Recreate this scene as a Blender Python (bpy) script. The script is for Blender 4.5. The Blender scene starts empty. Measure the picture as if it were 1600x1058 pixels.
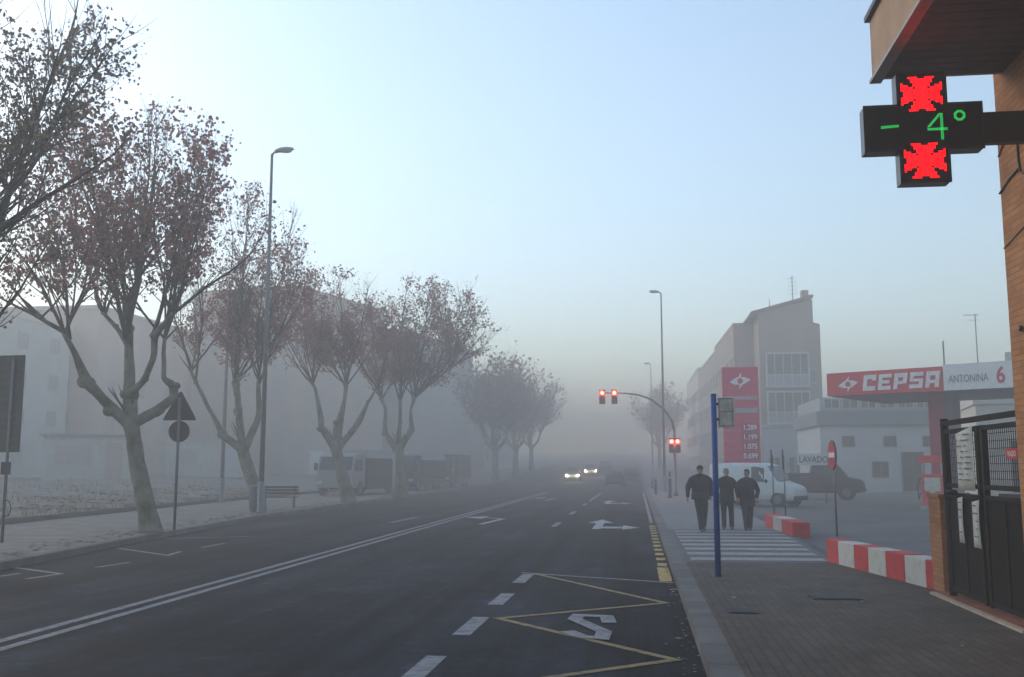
import bpy, bmesh, math, random
from mathutils import Vector, Matrix, noise
R = math.radians
sc = bpy.context.scene
col = sc.collection

# ------------------------------------------------------------------ camera
FPX = 1550.0
PITCH = math.atan(202 / FPX)
YAW = math.atan(195 * math.cos(PITCH) / FPX)
CAMH = 1.65
cam_d = bpy.data.cameras.new('camera')
cam = bpy.data.objects.new('camera', cam_d)
col.objects.link(cam)
cam.location = (0, 0, CAMH)
cam.rotation_euler = (math.pi / 2 + PITCH, 0, YAW)
cam_d.sensor_width = 36
cam_d.lens = 36 * FPX / 1600
cam_d.clip_start = 0.1
cam_d.clip_end = 3000
sc.camera = cam

# ------------------------------------------------------------------ sky, sun, exposure
SUN_EL, SUN_AZ = R(20), R(-60)          # azimuth measured from +Y towards +X
w = bpy.data.worlds.new("World")
sc.world = w
w.use_nodes = True
nt = w.node_tree
bg = nt.nodes['Background']
sky = nt.nodes.new('ShaderNodeTexSky')
sky.sky_type = 'NISHITA'
sky.sun_disc = False
sky.sun_elevation = SUN_EL
sky.sun_rotation = SUN_AZ
sky.altitude = 300
sky.air_density = 1.2
sky.dust_density = 0.9
sky.ozone_density = 1.0
nt.links.new(sky.outputs[0], bg.inputs['Color'])
bg.inputs['Strength'].default_value = 0.15
sun_d = bpy.data.lights.new('sun', 'SUN')
sun_d.energy = 0.5
sun_d.angle = R(12)
sun_d.color = (1.0, 0.88, 0.74)
sun = bpy.data.objects.new('sun', sun_d)
col.objects.link(sun)
sdir = Vector((math.sin(SUN_AZ) * math.cos(SUN_EL), math.cos(SUN_AZ) * math.cos(SUN_EL), math.sin(SUN_EL)))
sun.rotation_euler = sdir.to_track_quat('Z', 'Y').to_euler()
sc.view_settings.view_transform = 'Standard'
sc.view_settings.look = 'None'
sc.view_settings.exposure = 1.15
sc.view_settings.gamma = 1.0
sc.cycles.volume_bounces = 1
sc.cycles.max_bounces = 6
FOG = 0.0105

# ------------------------------------------------------------------ measuring helpers (photo measurement -> metres in the world)
FW = Vector((-math.sin(YAW) * math.cos(PITCH), math.cos(YAW) * math.cos(PITCH), math.sin(PITCH)))
RT = Vector((math.cos(YAW), math.sin(YAW), 0))
UP = RT.cross(FW)
CP = Vector((0, 0, CAMH))
def ray(px, py): return FW + RT * ((px - 800) / FPX) - UP * ((py - 529) / FPX)
def G(px, py, z=0.0):
    d = ray(px, py); return CP + d * ((z - CAMH) / d.z)
def P(px, py, y, dy=0.0):
    d = ray(px, py); p = CP + d * (y / d.y); return Vector((p.x, y + dy, p.z))

# ------------------------------------------------------------------ materials
MATS = {}
def mat(name, c, rough=0.8, metal=0.0, var=0.12, scale=6.0, bump=0.0, bscale=40.0, emit=None, es=0.0, spec=0.4, c2=None, mix_lo=0.4, mix_hi=0.6, alpha=None):
    if name in MATS: return MATS[name]
    m = bpy.data.materials.new(name); m.use_nodes = True
    t = m.node_tree; b = t.nodes['Principled BSDF']
    b.inputs['Roughness'].default_value = rough
    b.inputs['Metallic'].default_value = metal
    b.inputs['Specular IOR Level'].default_value = spec
    tc = t.nodes.new('ShaderNodeTexCoord')
    n = t.nodes.new('ShaderNodeTexNoise'); n.inputs['Scale'].default_value = scale; n.inputs['Detail'].default_value = 6
    n.inputs['Roughness'].default_value = 0.65
    t.links.new(tc.outputs['Object'], n.inputs['Vector'])
    cr = t.nodes.new('ShaderNodeValToRGB')
    lo = [max(0, x * (1 - var)) for x in c]; hi = [min(1, x * (1 + var)) for x in (c2 or c)]
    cr.color_ramp.elements[0].position = mix_lo; cr.color_ramp.elements[1].position = mix_hi
    cr.color_ramp.elements[0].color = (*lo, 1); cr.color_ramp.elements[1].color = (*hi, 1)
    t.links.new(n.outputs['Fac'], cr.inputs['Fac'])
    t.links.new(cr.outputs['Color'], b.inputs['Base Color'])
    if bump > 0:
        n2 = t.nodes.new('ShaderNodeTexNoise'); n2.inputs['Scale'].default_value = bscale; n2.inputs['Detail'].default_value = 5
        t.links.new(tc.outputs['Object'], n2.inputs['Vector'])
        bp = t.nodes.new('ShaderNodeBump'); bp.inputs['Strength'].default_value = bump; bp.inputs['Distance'].default_value = 0.02
        t.links.new(n2.outputs['Fac'], bp.inputs['Height']); t.links.new(bp.outputs['Normal'], b.inputs['Normal'])
    if emit:
        b.inputs['Emission Color'].default_value = (*emit, 1); b.inputs['Emission Strength'].default_value = es
    MATS[name] = m
    return m

def brick_mat(name, c1, c2, mortar, bw=0.24, bh=0.05, ms=0.006, axes='yz', bump=0.6, rough=0.85, offset=0.5):
    m = bpy.data.materials.new(name); m.use_nodes = True
    t = m.node_tree; b = t.nodes['Principled BSDF']; b.inputs['Roughness'].default_value = rough
    b.inputs['Specular IOR Level'].default_value = 0.25
    tc = t.nodes.new('ShaderNodeTexCoord'); sp = t.nodes.new('ShaderNodeSeparateXYZ'); cb = t.nodes.new('ShaderNodeCombineXYZ')
    t.links.new(tc.outputs['Object'], sp.inputs[0])
    if axes == 'walls':                       # x+y runs along either wall direction
        ad = t.nodes.new('ShaderNodeMath'); ad.operation = 'ADD'
        t.links.new(sp.outputs[0], ad.inputs[0]); t.links.new(sp.outputs[1], ad.inputs[1]); t.links.new(ad.outputs[0], cb.inputs[0])
        t.links.new(sp.outputs[2], cb.inputs[1])
    else:
        ix = {'x': 0, 'y': 1, 'z': 2}
        t.links.new(sp.outputs[ix[axes[0]]], cb.inputs[0]); t.links.new(sp.outputs[ix[axes[1]]], cb.inputs[1])
    br = t.nodes.new('ShaderNodeTexBrick'); br.offset = offset
    br.inputs['Scale'].default_value = 1.0
    br.inputs['Brick Width'].default_value = bw; br.inputs['Row Height'].default_value = bh
    br.inputs['Mortar Size'].default_value = ms; br.inputs['Mortar Smooth'].default_value = 0.3
    br.inputs['Color1'].default_value = (*c1, 1); br.inputs['Color2'].default_value = (*c2, 1); br.inputs['Mortar'].default_value = (*mortar, 1)
    t.links.new(cb.outputs[0], br.inputs['Vector'])
    n = t.nodes.new('ShaderNodeTexNoise'); n.inputs['Scale'].default_value = 1.4; n.inputs['Detail'].default_value = 8
    t.links.new(tc.outputs['Object'], n.inputs['Vector'])
    mx = t.nodes.new('ShaderNodeMix'); mx.data_type = 'RGBA'; mx.blend_type = 'MULTIPLY'; mx.inputs[0].default_value = 1
    cr = t.nodes.new('ShaderNodeValToRGB'); cr.color_ramp.elements[0].position = .3; cr.color_ramp.elements[1].position = .7
    cr.color_ramp.elements[0].color = (.68, .66, .64, 1); cr.color_ramp.elements[1].color = (1.1, 1.1, 1.1, 1)
    t.links.new(n.outputs['Fac'], cr.inputs['Fac'])
    t.links.new(br.outputs['Color'], mx.inputs[6]); t.links.new(cr.outputs['Color'], mx.inputs[7])
    t.links.new(mx.outputs[2], b.inputs['Base Color'])
    bp = t.nodes.new('ShaderNodeBump'); bp.inputs['Strength'].default_value = bump; bp.inputs['Distance'].default_value = 0.01; bp.invert = True
    t.links.new(br.outputs['Fac'], bp.inputs['Height']); t.links.new(bp.outputs['Normal'], b.inputs['Normal'])
    return m

def worn_paint(name, c, under, amount=0.5, scale=9.0):
    m = bpy.data.materials.new(name); m.use_nodes = True
    t = m.node_tree; b = t.nodes['Principled BSDF']; b.inputs['Roughness'].default_value = 0.75
    tc = t.nodes.new('ShaderNodeTexCoord')
    n = t.nodes.new('ShaderNodeTexNoise'); n.inputs['Scale'].default_value = scale; n.inputs['Detail'].default_value = 10; n.inputs['Roughness'].default_value = .75
    t.links.new(tc.outputs['Object'], n.inputs['Vector'])
    cr = t.nodes.new('ShaderNodeValToRGB')
    cr.color_ramp.elements[0].position = amount - .12; cr.color_ramp.elements[1].position = amount + .12
    cr.color_ramp.elements[0].color = (*under, 1); cr.color_ramp.elements[1].color = (*c, 1)
    t.links.new(n.outputs['Fac'], cr.inputs['Fac']); t.links.new(cr.outputs['Color'], b.inputs['Base Color'])
    MATS[name] = m
    return m

# ------------------------------------------------------------------ mesh builder
class MB:
    def __init__(s): s.v = []; s.f = []; s.mi = []; s.sm = []
    def quad(s, pts, mi=0, smooth=False):
        b = len(s.v); s.v += [tuple(p) for p in pts]; s.f.append(tuple(range(b, b + len(pts)))); s.mi.append(mi); s.sm.append(smooth); return s
    def box(s, x0, x1, y0, y1, z0, z1, mi=0, M=None):
        b = len(s.v)
        c = [Vector((x, y, z)) for z in (z0, z1) for x, y in ((x0, y0), (x1, y0), (x1, y1), (x0, y1))]
        if M: c = [M @ p for p in c]
        s.v += [tuple(p) for p in c]
        for q in ((3, 2, 1, 0), (4, 5, 6, 7), (0, 1, 5, 4), (1, 2, 6, 5), (2, 3, 7, 6), (3, 0, 4, 7)):
            s.f.append(tuple(b + i for i in q)); s.mi.append(mi); s.sm.append(False)
        return s
    def rings(s, rings, cap=True, mi=0, smooth=True, closed=True):
        b = len(s.v); n = len(rings[0])
        for r in rings: s.v += [tuple(p) for p in r]
        for i in range(len(rings) - 1):
            for j in range(n if closed else n - 1):
                k = (j + 1) % n
                s.f.append((b + i * n + j, b + i * n + k, b + (i + 1) * n + k, b + (i + 1) * n + j)); s.mi.append(mi); s.sm.append(smooth)
        if cap:
            s.f.append(tuple(b + j for j in range(n - 1, -1, -1))); s.mi.append(mi); s.sm.append(False)
            e = b + (len(rings) - 1) * n
            s.f.append(tuple(e + j for j in range(n))); s.mi.append(mi); s.sm.append(False)
        return s
    def tube(s, pts, rad, n=8, cap=True, mi=0, smooth=True, squash=None):
        pts = [Vector(p) for p in pts]
        if not hasattr(rad, '__len__'): rad = [rad] * len(pts)
        u = None; rs = []
        for i, p in enumerate(pts):
            d = (pts[min(i + 1, len(pts) - 1)] - pts[max(i - 1, 0)])
            d = d.normalized() if d.length > 1e-9 else Vector((0, 0, 1))
            if u is None:
                u = d.cross(Vector((0, 1, 0)) if abs(d.y) < .9 else Vector((1, 0, 0))).normalized()
            else:
                u = (u - d * u.dot(d)); u = u.normalized() if u.length > 1e-6 else d.orthogonal().normalized()
            v = d.cross(u)
            sx, sy = squash[i] if squash else (1, 1)
            rs.append([p + (u * math.cos(2 * math.pi * k / n) * sx + v * math.sin(2 * math.pi * k / n) * sy) * rad[i] for k in range(n)])
        return s.rings(rs, cap, mi, smooth)
    def cyl(s, x, y, z0, z1, r, n=16, r2=None, mi=0):
        return s.tube([(x, y, z0), (x, y, z1)], [r, r if r2 is None else r2], n, mi=mi)
    def ell(s, c, rx, ry, rz, nu=12, nv=8, mi=0, M=None):
        c = Vector(c); rs = []
        for i in range(nv + 1):
            a = -math.pi / 2 + math.pi * i / nv; rr = max(math.cos(a), .02)
            ring = [Vector((rx * rr * math.cos(2 * math.pi * k / nu), ry * rr * math.sin(2 * math.pi * k / nu), rz * math.sin(a))) for k in range(nu)]
            rs.append([c + ((M @ q) if M else q) for q in ring])
        return s.rings(rs, True, mi)
    def prism(s, poly, a0, a1, plane='xz', mi=0, M=None):
        """poly of 2D points in plane; extruded along the third axis"""
        def mk(p, a):
            q = Vector({'xz': (p[0], a, p[1]), 'xy': (p[0], p[1], a), 'yz': (a, p[0], p[1])}[plane])
            return M @ q if M else q
        return s.rings([[mk(p, a0) for p in poly], [mk(p, a1) for p in poly]], True, mi, smooth=False)
    def build(s, name, mats, parent=None, bevel=0.0):
        me = bpy.data.meshes.new(name); me.from_pydata(s.v, [], s.f)
        if not isinstance(mats, (list, tuple)): mats = [mats]
        for m in mats: me.materials.append(m)
        me.polygons.foreach_set('material_index', s.mi); me.polygons.foreach_set('use_smooth', s.sm)
        me.update()
        bm = bmesh.new(); bm.from_mesh(me); bmesh.ops.recalc_face_normals(bm, faces=bm.faces) if len(bm.faces) < 60000 else None
        bm.to_mesh(me); bm.free()
        o = bpy.data.objects.new(name, me); col.objects.link(o)
        if parent: o.parent = parent
        if bevel > 0:
            b = o.modifiers.new('bevel', 'BEVEL'); b.width = bevel; b.segments = 2; b.limit_method = 'ANGLE'; b.angle_limit = R(40)
        return o

def tag(o, label=None, cat=None, group=None, kind=None):
    if label: o['label'] = label
    if cat: o['category'] = cat
    if group: o['group'] = group
    if kind: o['kind'] = kind
    return o
def thing(name, label, cat, loc=(0, 0, 0), rz=0.0, group=None):
    o = bpy.data.objects.new(name, None); col.objects.link(o); o.location = loc; o.rotation_euler = (0, 0, rz)
    o.empty_display_size = 0.3
    return tag(o, label, cat, group)
def copy_tree(o, parent=None):
    c = o.copy(); col.objects.link(c); c.parent = parent
    for ch in list(o.children): copy_tree(ch, c)
    return c
def text_mesh(name, s, size, m, parent, loc, rot, depth=0.01, font_scale=(1, 1), offset=0.0, align='LEFT'):
    cu = bpy.data.curves.new(name, 'FONT'); cu.body = s; cu.size = size; cu.extrude = depth; cu.offset = offset; cu.align_x = align
    to = bpy.data.objects.new(name, cu); col.objects.link(to)
    dg = bpy.context.evaluated_depsgraph_get()
    me = bpy.data.meshes.new_from_object(to.evaluated_get(dg))
    bpy.data.objects.remove(to); bpy.data.curves.remove(cu)
    me.name = name; me.materials.clear(); me.materials.append(m)
    o = bpy.data.objects.new(name, me); col.objects.link(o); o.parent = parent
    o.location = loc; o.rotation_euler = rot; o.scale = (font_scale[0], font_scale[1], 1)
    return o

# materials used widely
M_asph0 = mat('asphalt', (.013, .014, .018), .9, var=.25, scale=.5, bump=.5, bscale=60, mix_lo=.35, mix_hi=.65, spec=.12)
def asphalt(name, c):
    m = bpy.data.materials.new(name); m.use_nodes = True; t = m.node_tree; b = t.nodes['Principled BSDF']
    b.inputs['Roughness'].default_value = .88; b.inputs['Specular IOR Level'].default_value = .12
    tc = t.nodes.new('ShaderNodeTexCoord')
    def noi(scale, sx, sy, det, lo, hi, a, z):
        mp = t.nodes.new('ShaderNodeMapping'); mp.inputs['Scale'].default_value = (sx, sy, 1); t.links.new(tc.outputs['Object'], mp.inputs[0])
        n = t.nodes.new('ShaderNodeTexNoise'); n.inputs['Scale'].default_value = scale; n.inputs['Detail'].default_value = det; n.inputs['Roughness'].default_value = .7
        t.links.new(mp.outputs[0], n.inputs['Vector']); r_ = t.nodes.new('ShaderNodeMapRange')
        r_.inputs[1].default_value = lo; r_.inputs[2].default_value = hi; r_.inputs[3].default_value = a; r_.inputs[4].default_value = z
        t.links.new(n.outputs['Fac'], r_.inputs[0]); return r_.outputs[0]
    f = noi(1, 1.1, .035, 4, .38, .62, .5, 2.3)          # wheel tracks along the road
    for o in (noi(.35, 1, .6, 8, .42, .58, .65, 1.4), noi(55, 1, 1, 3, .3, .7, .6, 1.45), noi(3, 1, 1, 9, .56, .6, 1, 1.7)):
        mu = t.nodes.new('ShaderNodeMath'); mu.operation = 'MULTIPLY'; t.links.new(f, mu.inputs[0]); t.links.new(o, mu.inputs[1]); f = mu.outputs[0]
    vo = t.nodes.new('ShaderNodeTexVoronoi'); vo.feature = 'DISTANCE_TO_EDGE'; vo.inputs['Scale'].default_value = .23
    wp = t.nodes.new('ShaderNodeTexNoise'); wp.inputs['Scale'].default_value = 1.2; wp.inputs['Detail'].default_value = 8; t.links.new(tc.outputs['Object'], wp.inputs['Vector'])
    mxv = t.nodes.new('ShaderNodeMix'); mxv.data_type = 'RGBA'; mxv.inputs[0].default_value = .06; mxv.blend_type = 'ADD'
    t.links.new(tc.outputs['Object'], mxv.inputs[6]); t.links.new(wp.outputs['Color'], mxv.inputs[7]); mxv.inputs[0].default_value = .9
    t.links.new(mxv.outputs[2], vo.inputs['Vector'])
    cr = t.nodes.new('ShaderNodeMapRange'); cr.inputs[1].default_value = .0; cr.inputs[2].default_value = .006; cr.inputs[3].default_value = .45; cr.inputs[4].default_value = 1
    t.links.new(vo.outputs['Distance'], cr.inputs[0])
    mu = t.nodes.new('ShaderNodeMath'); mu.operation = 'MULTIPLY'; t.links.new(f, mu.inputs[0]); t.links.new(cr.outputs[0], mu.inputs[1])
    vm = t.nodes.new('ShaderNodeVectorMath'); vm.operation = 'SCALE'; vm.inputs[0].default_value = c; t.links.new(mu.outputs[0], vm.inputs['Scale'])
    t.links.new(vm.outputs[0], b.inputs['Base Color'])
    n2 = t.nodes.new('ShaderNodeTexNoise'); n2.inputs['Scale'].default_value = 70; t.links.new(tc.outputs['Object'], n2.inputs['Vector'])
    bp = t.nodes.new('ShaderNodeBump'); bp.inputs['Strength'].default_value = .5; bp.inputs['Distance'].default_value = .01
    t.links.new(n2.outputs['Fac'], bp.inputs['Height']); t.links.new(bp.outputs['Normal'], b.inputs['Normal'])
    return m
M_asph = asphalt('road_asphalt', (.0095, .0112, .015))
M_fore = mat('forecourt_asphalt', (.115, .113, .11), .85, var=.15, scale=.4, bump=.3, spec=.25)
M_line = worn_paint('line_paint', (.26, .26, .27), (.06, .06, .07), .44, 7)
M_yel = worn_paint('yellow_paint', (.33, .23, .07), (.06, .05, .03), .46, 8)
M_yel2 = worn_paint('kerb_yellow_paint', (.62, .40, .09), (.12, .10, .06), .44, 8)
M_galv = mat('galvanised_steel', (.17, .18, .19), .55, .6)
M_dark = mat('dark_metal', (.018, .019, .02), .5, .3)
M_blackpl = mat('black_plastic', (.008, .008, .009), .45)
M_red = mat('red_paint', (.42, .02, .03), .5, var=.15)
M_white = mat('white_paint', (.72, .72, .70), .5, var=.06)
M_rubber = mat('rubber', (.02, .02, .02), .9)
M_glass = mat('dark_glass', (.02, .025, .03), .12, spec=.6)
M_frame = mat('pale_frame', (.45, .46, .46), .5)

# ------------------------------------------------------------------ the ground and the roads
def rise(y):
    if y < 75: return 0.0
    t = (y - 75) / 60.0
    return 1.15 * t * t if t < 1 else 1.15 + 2.3 * (t - 1) * .6
YS = [-40, -20, -8, 0] + [2 * i for i in range(1, 40)] + [80 + 5 * i for i in range(1, 25)] + [230, 260, 300, 360, 400]
def strip(name, fl, fr, ys, z, m, zf=None, skirt=0.0, nx=1, kind='structure', h=None):
    mb = MB(); rows = []
    for y in ys:
        a, b = fl(y), fr(y)
        rows.append([(a + (b - a) * i / nx, y, z + rise(y) + (h(a + (b - a) * i / nx, y) if h else 0)) for i in range(nx + 1)])
    if skirt > 0: rows = [[(r[0][0], r[0][1], r[0][2] - skirt)] + r + [(r[-1][0], r[-1][1], r[-1][2] - skirt)] for r in rows]
    mb.rings(rows, cap=False, closed=False, smooth=False)
    o = mb.build(name, m); tag(o, kind=kind); return o
def interp(tab):
    def f(y):
        if y <= tab[0][0]: return tab[0][1]
        for (a, b), (c, d) in zip(tab, tab[1:]):
            if y <= c: return b + (d - b) * (y - a) / (c - a)
        return tab[-1][1]
    return f
KR = lambda y: .57
kl = interp([(-40, -9.6), (0, -9.9), (16.4, -11.05), (22.3, -11.85), (33.5, -13.05), (47, -13.6), (60, -13.9), (99, -14.6), (400, -15.2)])
wl = interp([(-40, -16.5), (10, -17.0), (27.4, -18.3), (46, -20.0), (57, -20.6), (75, -21), (400, -22)])
RD = -0.13
strip('ground', lambda y: -320, lambda y: 320, YS, -.34, mat('earth', (.10, .09, .07), .95, var=.3, scale=.3), nx=1)
strip('road', lambda y: kl(y) - .1, lambda y: .67, YS, RD, M_asph, nx=6)
M_pave_l = brick_mat('left_paving', (.25, .225, .195), (.21, .19, .165), (.14, .13, .115), .6, .4, .008, 'xy', .2)
M_pave_r = brick_mat('right_paving', (.115, .094, .072), (.082, .067, .052), (.050, .042, .034), .20, .10, .007, 'yx', .4)
M_kerb = brick_mat('kerb_stone', (.18, .17, .16), (.13, .125, .118), (.05, .05, .05), .98, 5.0, .012, 'yx', .5, offset=0)
strip('left_pavement', lambda y: wl(y) - .1, lambda y: kl(y) - .22, YS, 0, M_pave_l, nx=2)
strip('left_kerb', lambda y: kl(y) - .22, kl, YS, .005, M_kerb, skirt=.2)
strip('right_kerb', KR, lambda y: .83, YS, .005, M_kerb, skirt=.2)
bnd = interp([(-40, 4.3), (14, 4.1), (18.6, 3.45), (25, 3.75), (42, 4.1), (60, 4.3), (400, 4.3)])
strip('right_pavement', lambda y: .83, bnd, [y for y in YS if y <= 18] + [18.2], 0, M_pave_r, nx=2)
strip('pavement_crossing', lambda y: .83, bnd, [18.2, 20, 22, 24, 26, 27.6], 0, mat('crossing_asphalt', (.10, .10, .10), .85, var=.15, bump=.3), nx=2)
strip('right_pavement_beyond', lambda y: .83, bnd, [27.6] + [y for y in YS if y > 27.6], 0, mat('pale_concrete', (.19, .19, .185), .9, var=.12, scale=2, bump=.2), nx=2)
strip('forecourt', lambda y: bnd(y) + .15, lambda y: 60, [11] + [y for y in YS if y > 11], -.05, M_fore, nx=3)
strip('forecourt_kerb', bnd, lambda y: bnd(y) + .15, [14] + [y for y in YS if y > 14], .004, mat('dark_kerb', (.05, .05, .05), .8), skirt=.2)
# waste ground behind the left pavement
def lot_h(x, y):
    d = -(x - wl(y)); t = min(1, max(0, d / 14)); t = t * t * (3 - 2 * t)
    return .1 + .75 * t + .16 * noise.noise(Vector((x * .35, y * .35, 0))) * min(1, d / 2) + .05 * noise.noise(Vector((x * 1.3, y * 1.3, 3)))
M_lot = mat('leafy_earth', (.20, .16, .125), .95, var=.3, scale=1.2, bump=1.0, bscale=8, c2=(.27, .235, .195), mix_lo=.2, mix_hi=.8)
strip('waste_ground', lambda y: -70, lambda y: wl(y) - .25, [10 + i for i in range(0, 110)], 0, M_lot, nx=60, h=lot_h)
tag(MB().rings([[(wl(y) - .27, y, -.1), (wl(y) - .27, y, .16), (wl(y) - .1, y, .16), (wl(y) - .1, y, -.1)] for y in range(8, 100, 2)]).build('edging_wall', mat('dark_concrete', (.055, .05, .045), .9)),
    'long low dark edging wall between the left pavement and the leafy waste ground', 'wall')

# ------------------------------------------------------------------ painted markings
def ribbon(name, pts, wd, z, m, closed=False):
    pts = [Vector((p[0], p[1])) for p in pts]; mb = MB(); L = []; Rr = []
    for i, p in enumerate(pts):
        a = (p - pts[i - 1]).normalized() if i > 0 else None
        b = (pts[i + 1] - p).normalized() if i < len(pts) - 1 else None
        if a is None: n = Vector((-b.y, b.x)); k = 1
        elif b is None: n = Vector((-a.y, a.x)); k = 1
        else:
            n = (Vector((-a.y, a.x)) + Vector((-b.y, b.x)))
            n = n.normalized() if n.length > 1e-4 else Vector((-a.y, a.x)); k = 1 / max(.35, n.dot(Vector((-a.y, a.x))))
        L.append(p + n * wd / 2 * k); Rr.append(p - n * wd / 2 * k)
    mb.rings([[(l.x, l.y, z + rise(l.y)), (r.x, r.y, z + rise(r.y))] for l, r in zip(L, Rr)], cap=False, closed=False, smooth=False)
    return mb
def merge(mbs):
    o = MB()
    for m in mbs:
        b = len(o.v); o.v += m.v; o.f += [tuple(b + i for i in f) for f in m.f]; o.mi += m.mi; o.sm += m.sm
    return o
ZL = RD + .004
def gp(px, py, z=RD): p = G(px, py, z); return (p.x, p.y)
dbl = [ribbon('', [(-6.4 + dx - .0018 * max(0, y), y) for y in range(-10, 78, 4)], .13, ZL, None) for dx in (-.15, .15)]
tag(merge(dbl).build('double_centre_line', M_line), kind='structure')
ds = []
for y0, y1, x in [(4.2, 6.0, -1.95), (7.9, 9.6, -1.94), (10.8, 12.1, -1.9), (13.2, 14.4, -1.87), (15.7, 17.0, -1.86)]: ds.append(ribbon('', [(x, y0), (x + .02, y1)], .2, ZL, None))
for y0, y1 in [(30.6, 33.0), (38.6, 41.4), (47.5, 50.5), (54, 72)]: ds.append(ribbon('', [(-2.55, y0), (-2.55, y1)], .16, ZL, None))
tag(merge(ds).build('lane_dashes', M_line), kind='structure')
zz = [gp(1052, 911), gp(835, 897), gp(1040, 943), gp(778, 967), gp(1055, 1032), gp(800, 1068), gp(1062, 1150)]
tag(ribbon('', zz[1:], .1, ZL + .004, None).build('bus_stop_zigzag', M_yel), kind='structure')
tag(ribbon('', [gp(815, 896), gp(1055, 912)], .09, ZL + .008, None).build('bus_stop_end_line', worn_paint('pale_yellow', (.34, .32, .24), (.12, .12, .11), .45)), kind='structure')
S = [gp(952, 975), gp(948, 965), gp(904, 963), gp(898, 969), gp(944, 989), gp(940, 999), gp(910, 997), gp(886, 988)]
tag(ribbon('', S, .17, ZL + .012, None).build('road_letter', M_line), kind='structure')
# lane arrows: bend pieces + heads
def arrow(x, y, kind):
    mbs = []
    if kind == 'left':
        mbs.append(ribbon('', [(x, y), (x + .25, y + 3.4), (x - .55, y + 4.3)], .2, ZL, None))
        h = MB(); h.quad([(x - .5, y + 3.4, ZL), (x - .5, y + 5.4, ZL), (x - 1.3, y + 4.5, ZL)]); mbs.append(h)
    else:
        mbs.append(ribbon('', [(x, y), (x, y + 3.2)], .26, ZL, None))
        h = MB(); h.quad([(x - .42, y + 3.2, ZL), (x + .42, y + 3.2, ZL), (x, y + 5.4, ZL)]); mbs.append(h)
        mbs.append(ribbon('', [(x + .1, y + .7), (x + .75, y + .75)], .9, ZL + .004, None))
        h = MB(); h.quad([(x + .75, y - .35, ZL + .004), (x + 1.25, y + .75, ZL + .004), (x + .75, y + 1.9, ZL + .004)]); mbs.append(h)
    for m in mbs: m.v = [(a, b, c + rise(b)) for a, b, c in m.v]
    return merge(mbs)
M_arr = worn_paint('arrow_paint', (.40, .40, .40), (.1, .1, .1), .45, 6)
ar = arrow(-4.95, 31.6, 'left'); tag(ar.build('turn_arrow', M_arr), kind='structure')
tag(arrow(-1.2, 29.6, 'fwd').build('turn_arrow', M_arr), kind='structure')
tag(arrow(-5.0, 55, 'left').build('turn_arrow', M_arr), kind='structure')
tag(arrow(-1.5, 50, 'fwd').build('turn_arrow', M_arr), kind='structure')
tag(merge([ribbon('', [gp(610, 817), gp(652, 808)], .22, ZL, None)]).build('faint_arrow', worn_paint('faded', (.25, .25, .25), (.06, .06, .065), .5)), kind='structure')
bay = [[gp(0, 901), gp(32, 896)], [gp(15, 886), gp(95, 897), gp(40, 905)], [gp(185, 857), gp(262, 868), gp(282, 862)], [gp(150, 887), gp(202, 879)], [gp(315, 856), gp(350, 849)], [gp(255, 842), gp(400, 838)]]
tag(merge([ribbon('', b, .11, ZL, None) for b in bay]).build('left_bay_marking', worn_paint('faded_yellow', (.30, .27, .20), (.07, .07, .065), .47)), kind='structure')
# gutter paint along the right kerb
tag(ribbon('', [(.43, 16.2), (.43, 18.4)], .2, ZL, None).build('gutter_yellow_line', M_yel2), kind='structure')
tag(merge([ribbon('', [(.44, y), (.44, y + .55)], .18, ZL, None) for y in [18.7 + 1.12 * i for i in range(12)]]).build('gutter_yellow_dashes', M_yel2), kind='structure')
tag(ribbon('', [(.44, 33), (.44, 75)], .12, ZL, None).build('gutter_white_line', M_line), kind='structure')
zb = []
for i in range(8):
    y = 18.5 + i * 1.14; zb.append(MB().quad([(.95, y, .004), (bnd(y) - .12, y + .1, .004), (bnd(y) - .12, y + .66, .004), (.95, y + .56, .004)]))
tag(merge(zb).build('zebra_stripes', worn_paint('zebra_paint', (.30, .30, .295), (.13, .13, .13), .42, 5)), kind='structure')
def patch(x0, x1, y0, y1, seed):
    rr = random.Random(seed); pts = [(x0, y0), ((x0 + x1) / 2, y0 - .05), (x1, y0 + .1), (x1 + .05, (y0 + y1) / 2), (x1, y1), (x0 + .1, y1 + .05), (x0 - .04, (y0 + y1) / 2)]
    return MB().quad([(x + rr.uniform(-.04, .04), y + rr.uniform(-.06, .06), RD + .002) for x, y in pts])
tag(merge([patch(-4.6, -3.5, 9.5, 14.2, 1), patch(-9.2, -8.0, 17, 22, 3), patch(-1.2, -.3, 21, 24.5, 4)]).build('asphalt_repair', asphalt('repair_asphalt', (.006, .0065, .0085))), kind='structure')
def cover(px, py, wx, wy, label):
    p = G(px, py); t = thing('manhole_cover', label, 'manhole cover', (p.x, p.y, .006))
    mb = MB(); mb.box(-wx / 2, wx / 2, -wy / 2, wy / 2, 0, .006)
    mb.build('frame', mat('cast_iron', (.03, .03, .032), .7, .4), t)
    mb = MB()
    for i in range(5): mb.box(-wx / 2 + .04, wx / 2 - .04, -wy / 2 + .04 + i * (wy - .08) / 5, -wy / 2 + .04 + (i + .6) * (wy - .08) / 5, .006, .012)
    mb.build('lid', M_dark, t)
cover(1160, 955, .34, .42, 'small dark iron cover in the right pavement nearest the kerb')
cover(1305, 934, .62, .45, 'wide dark iron cover in the right pavement near the red and white blocks')

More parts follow.
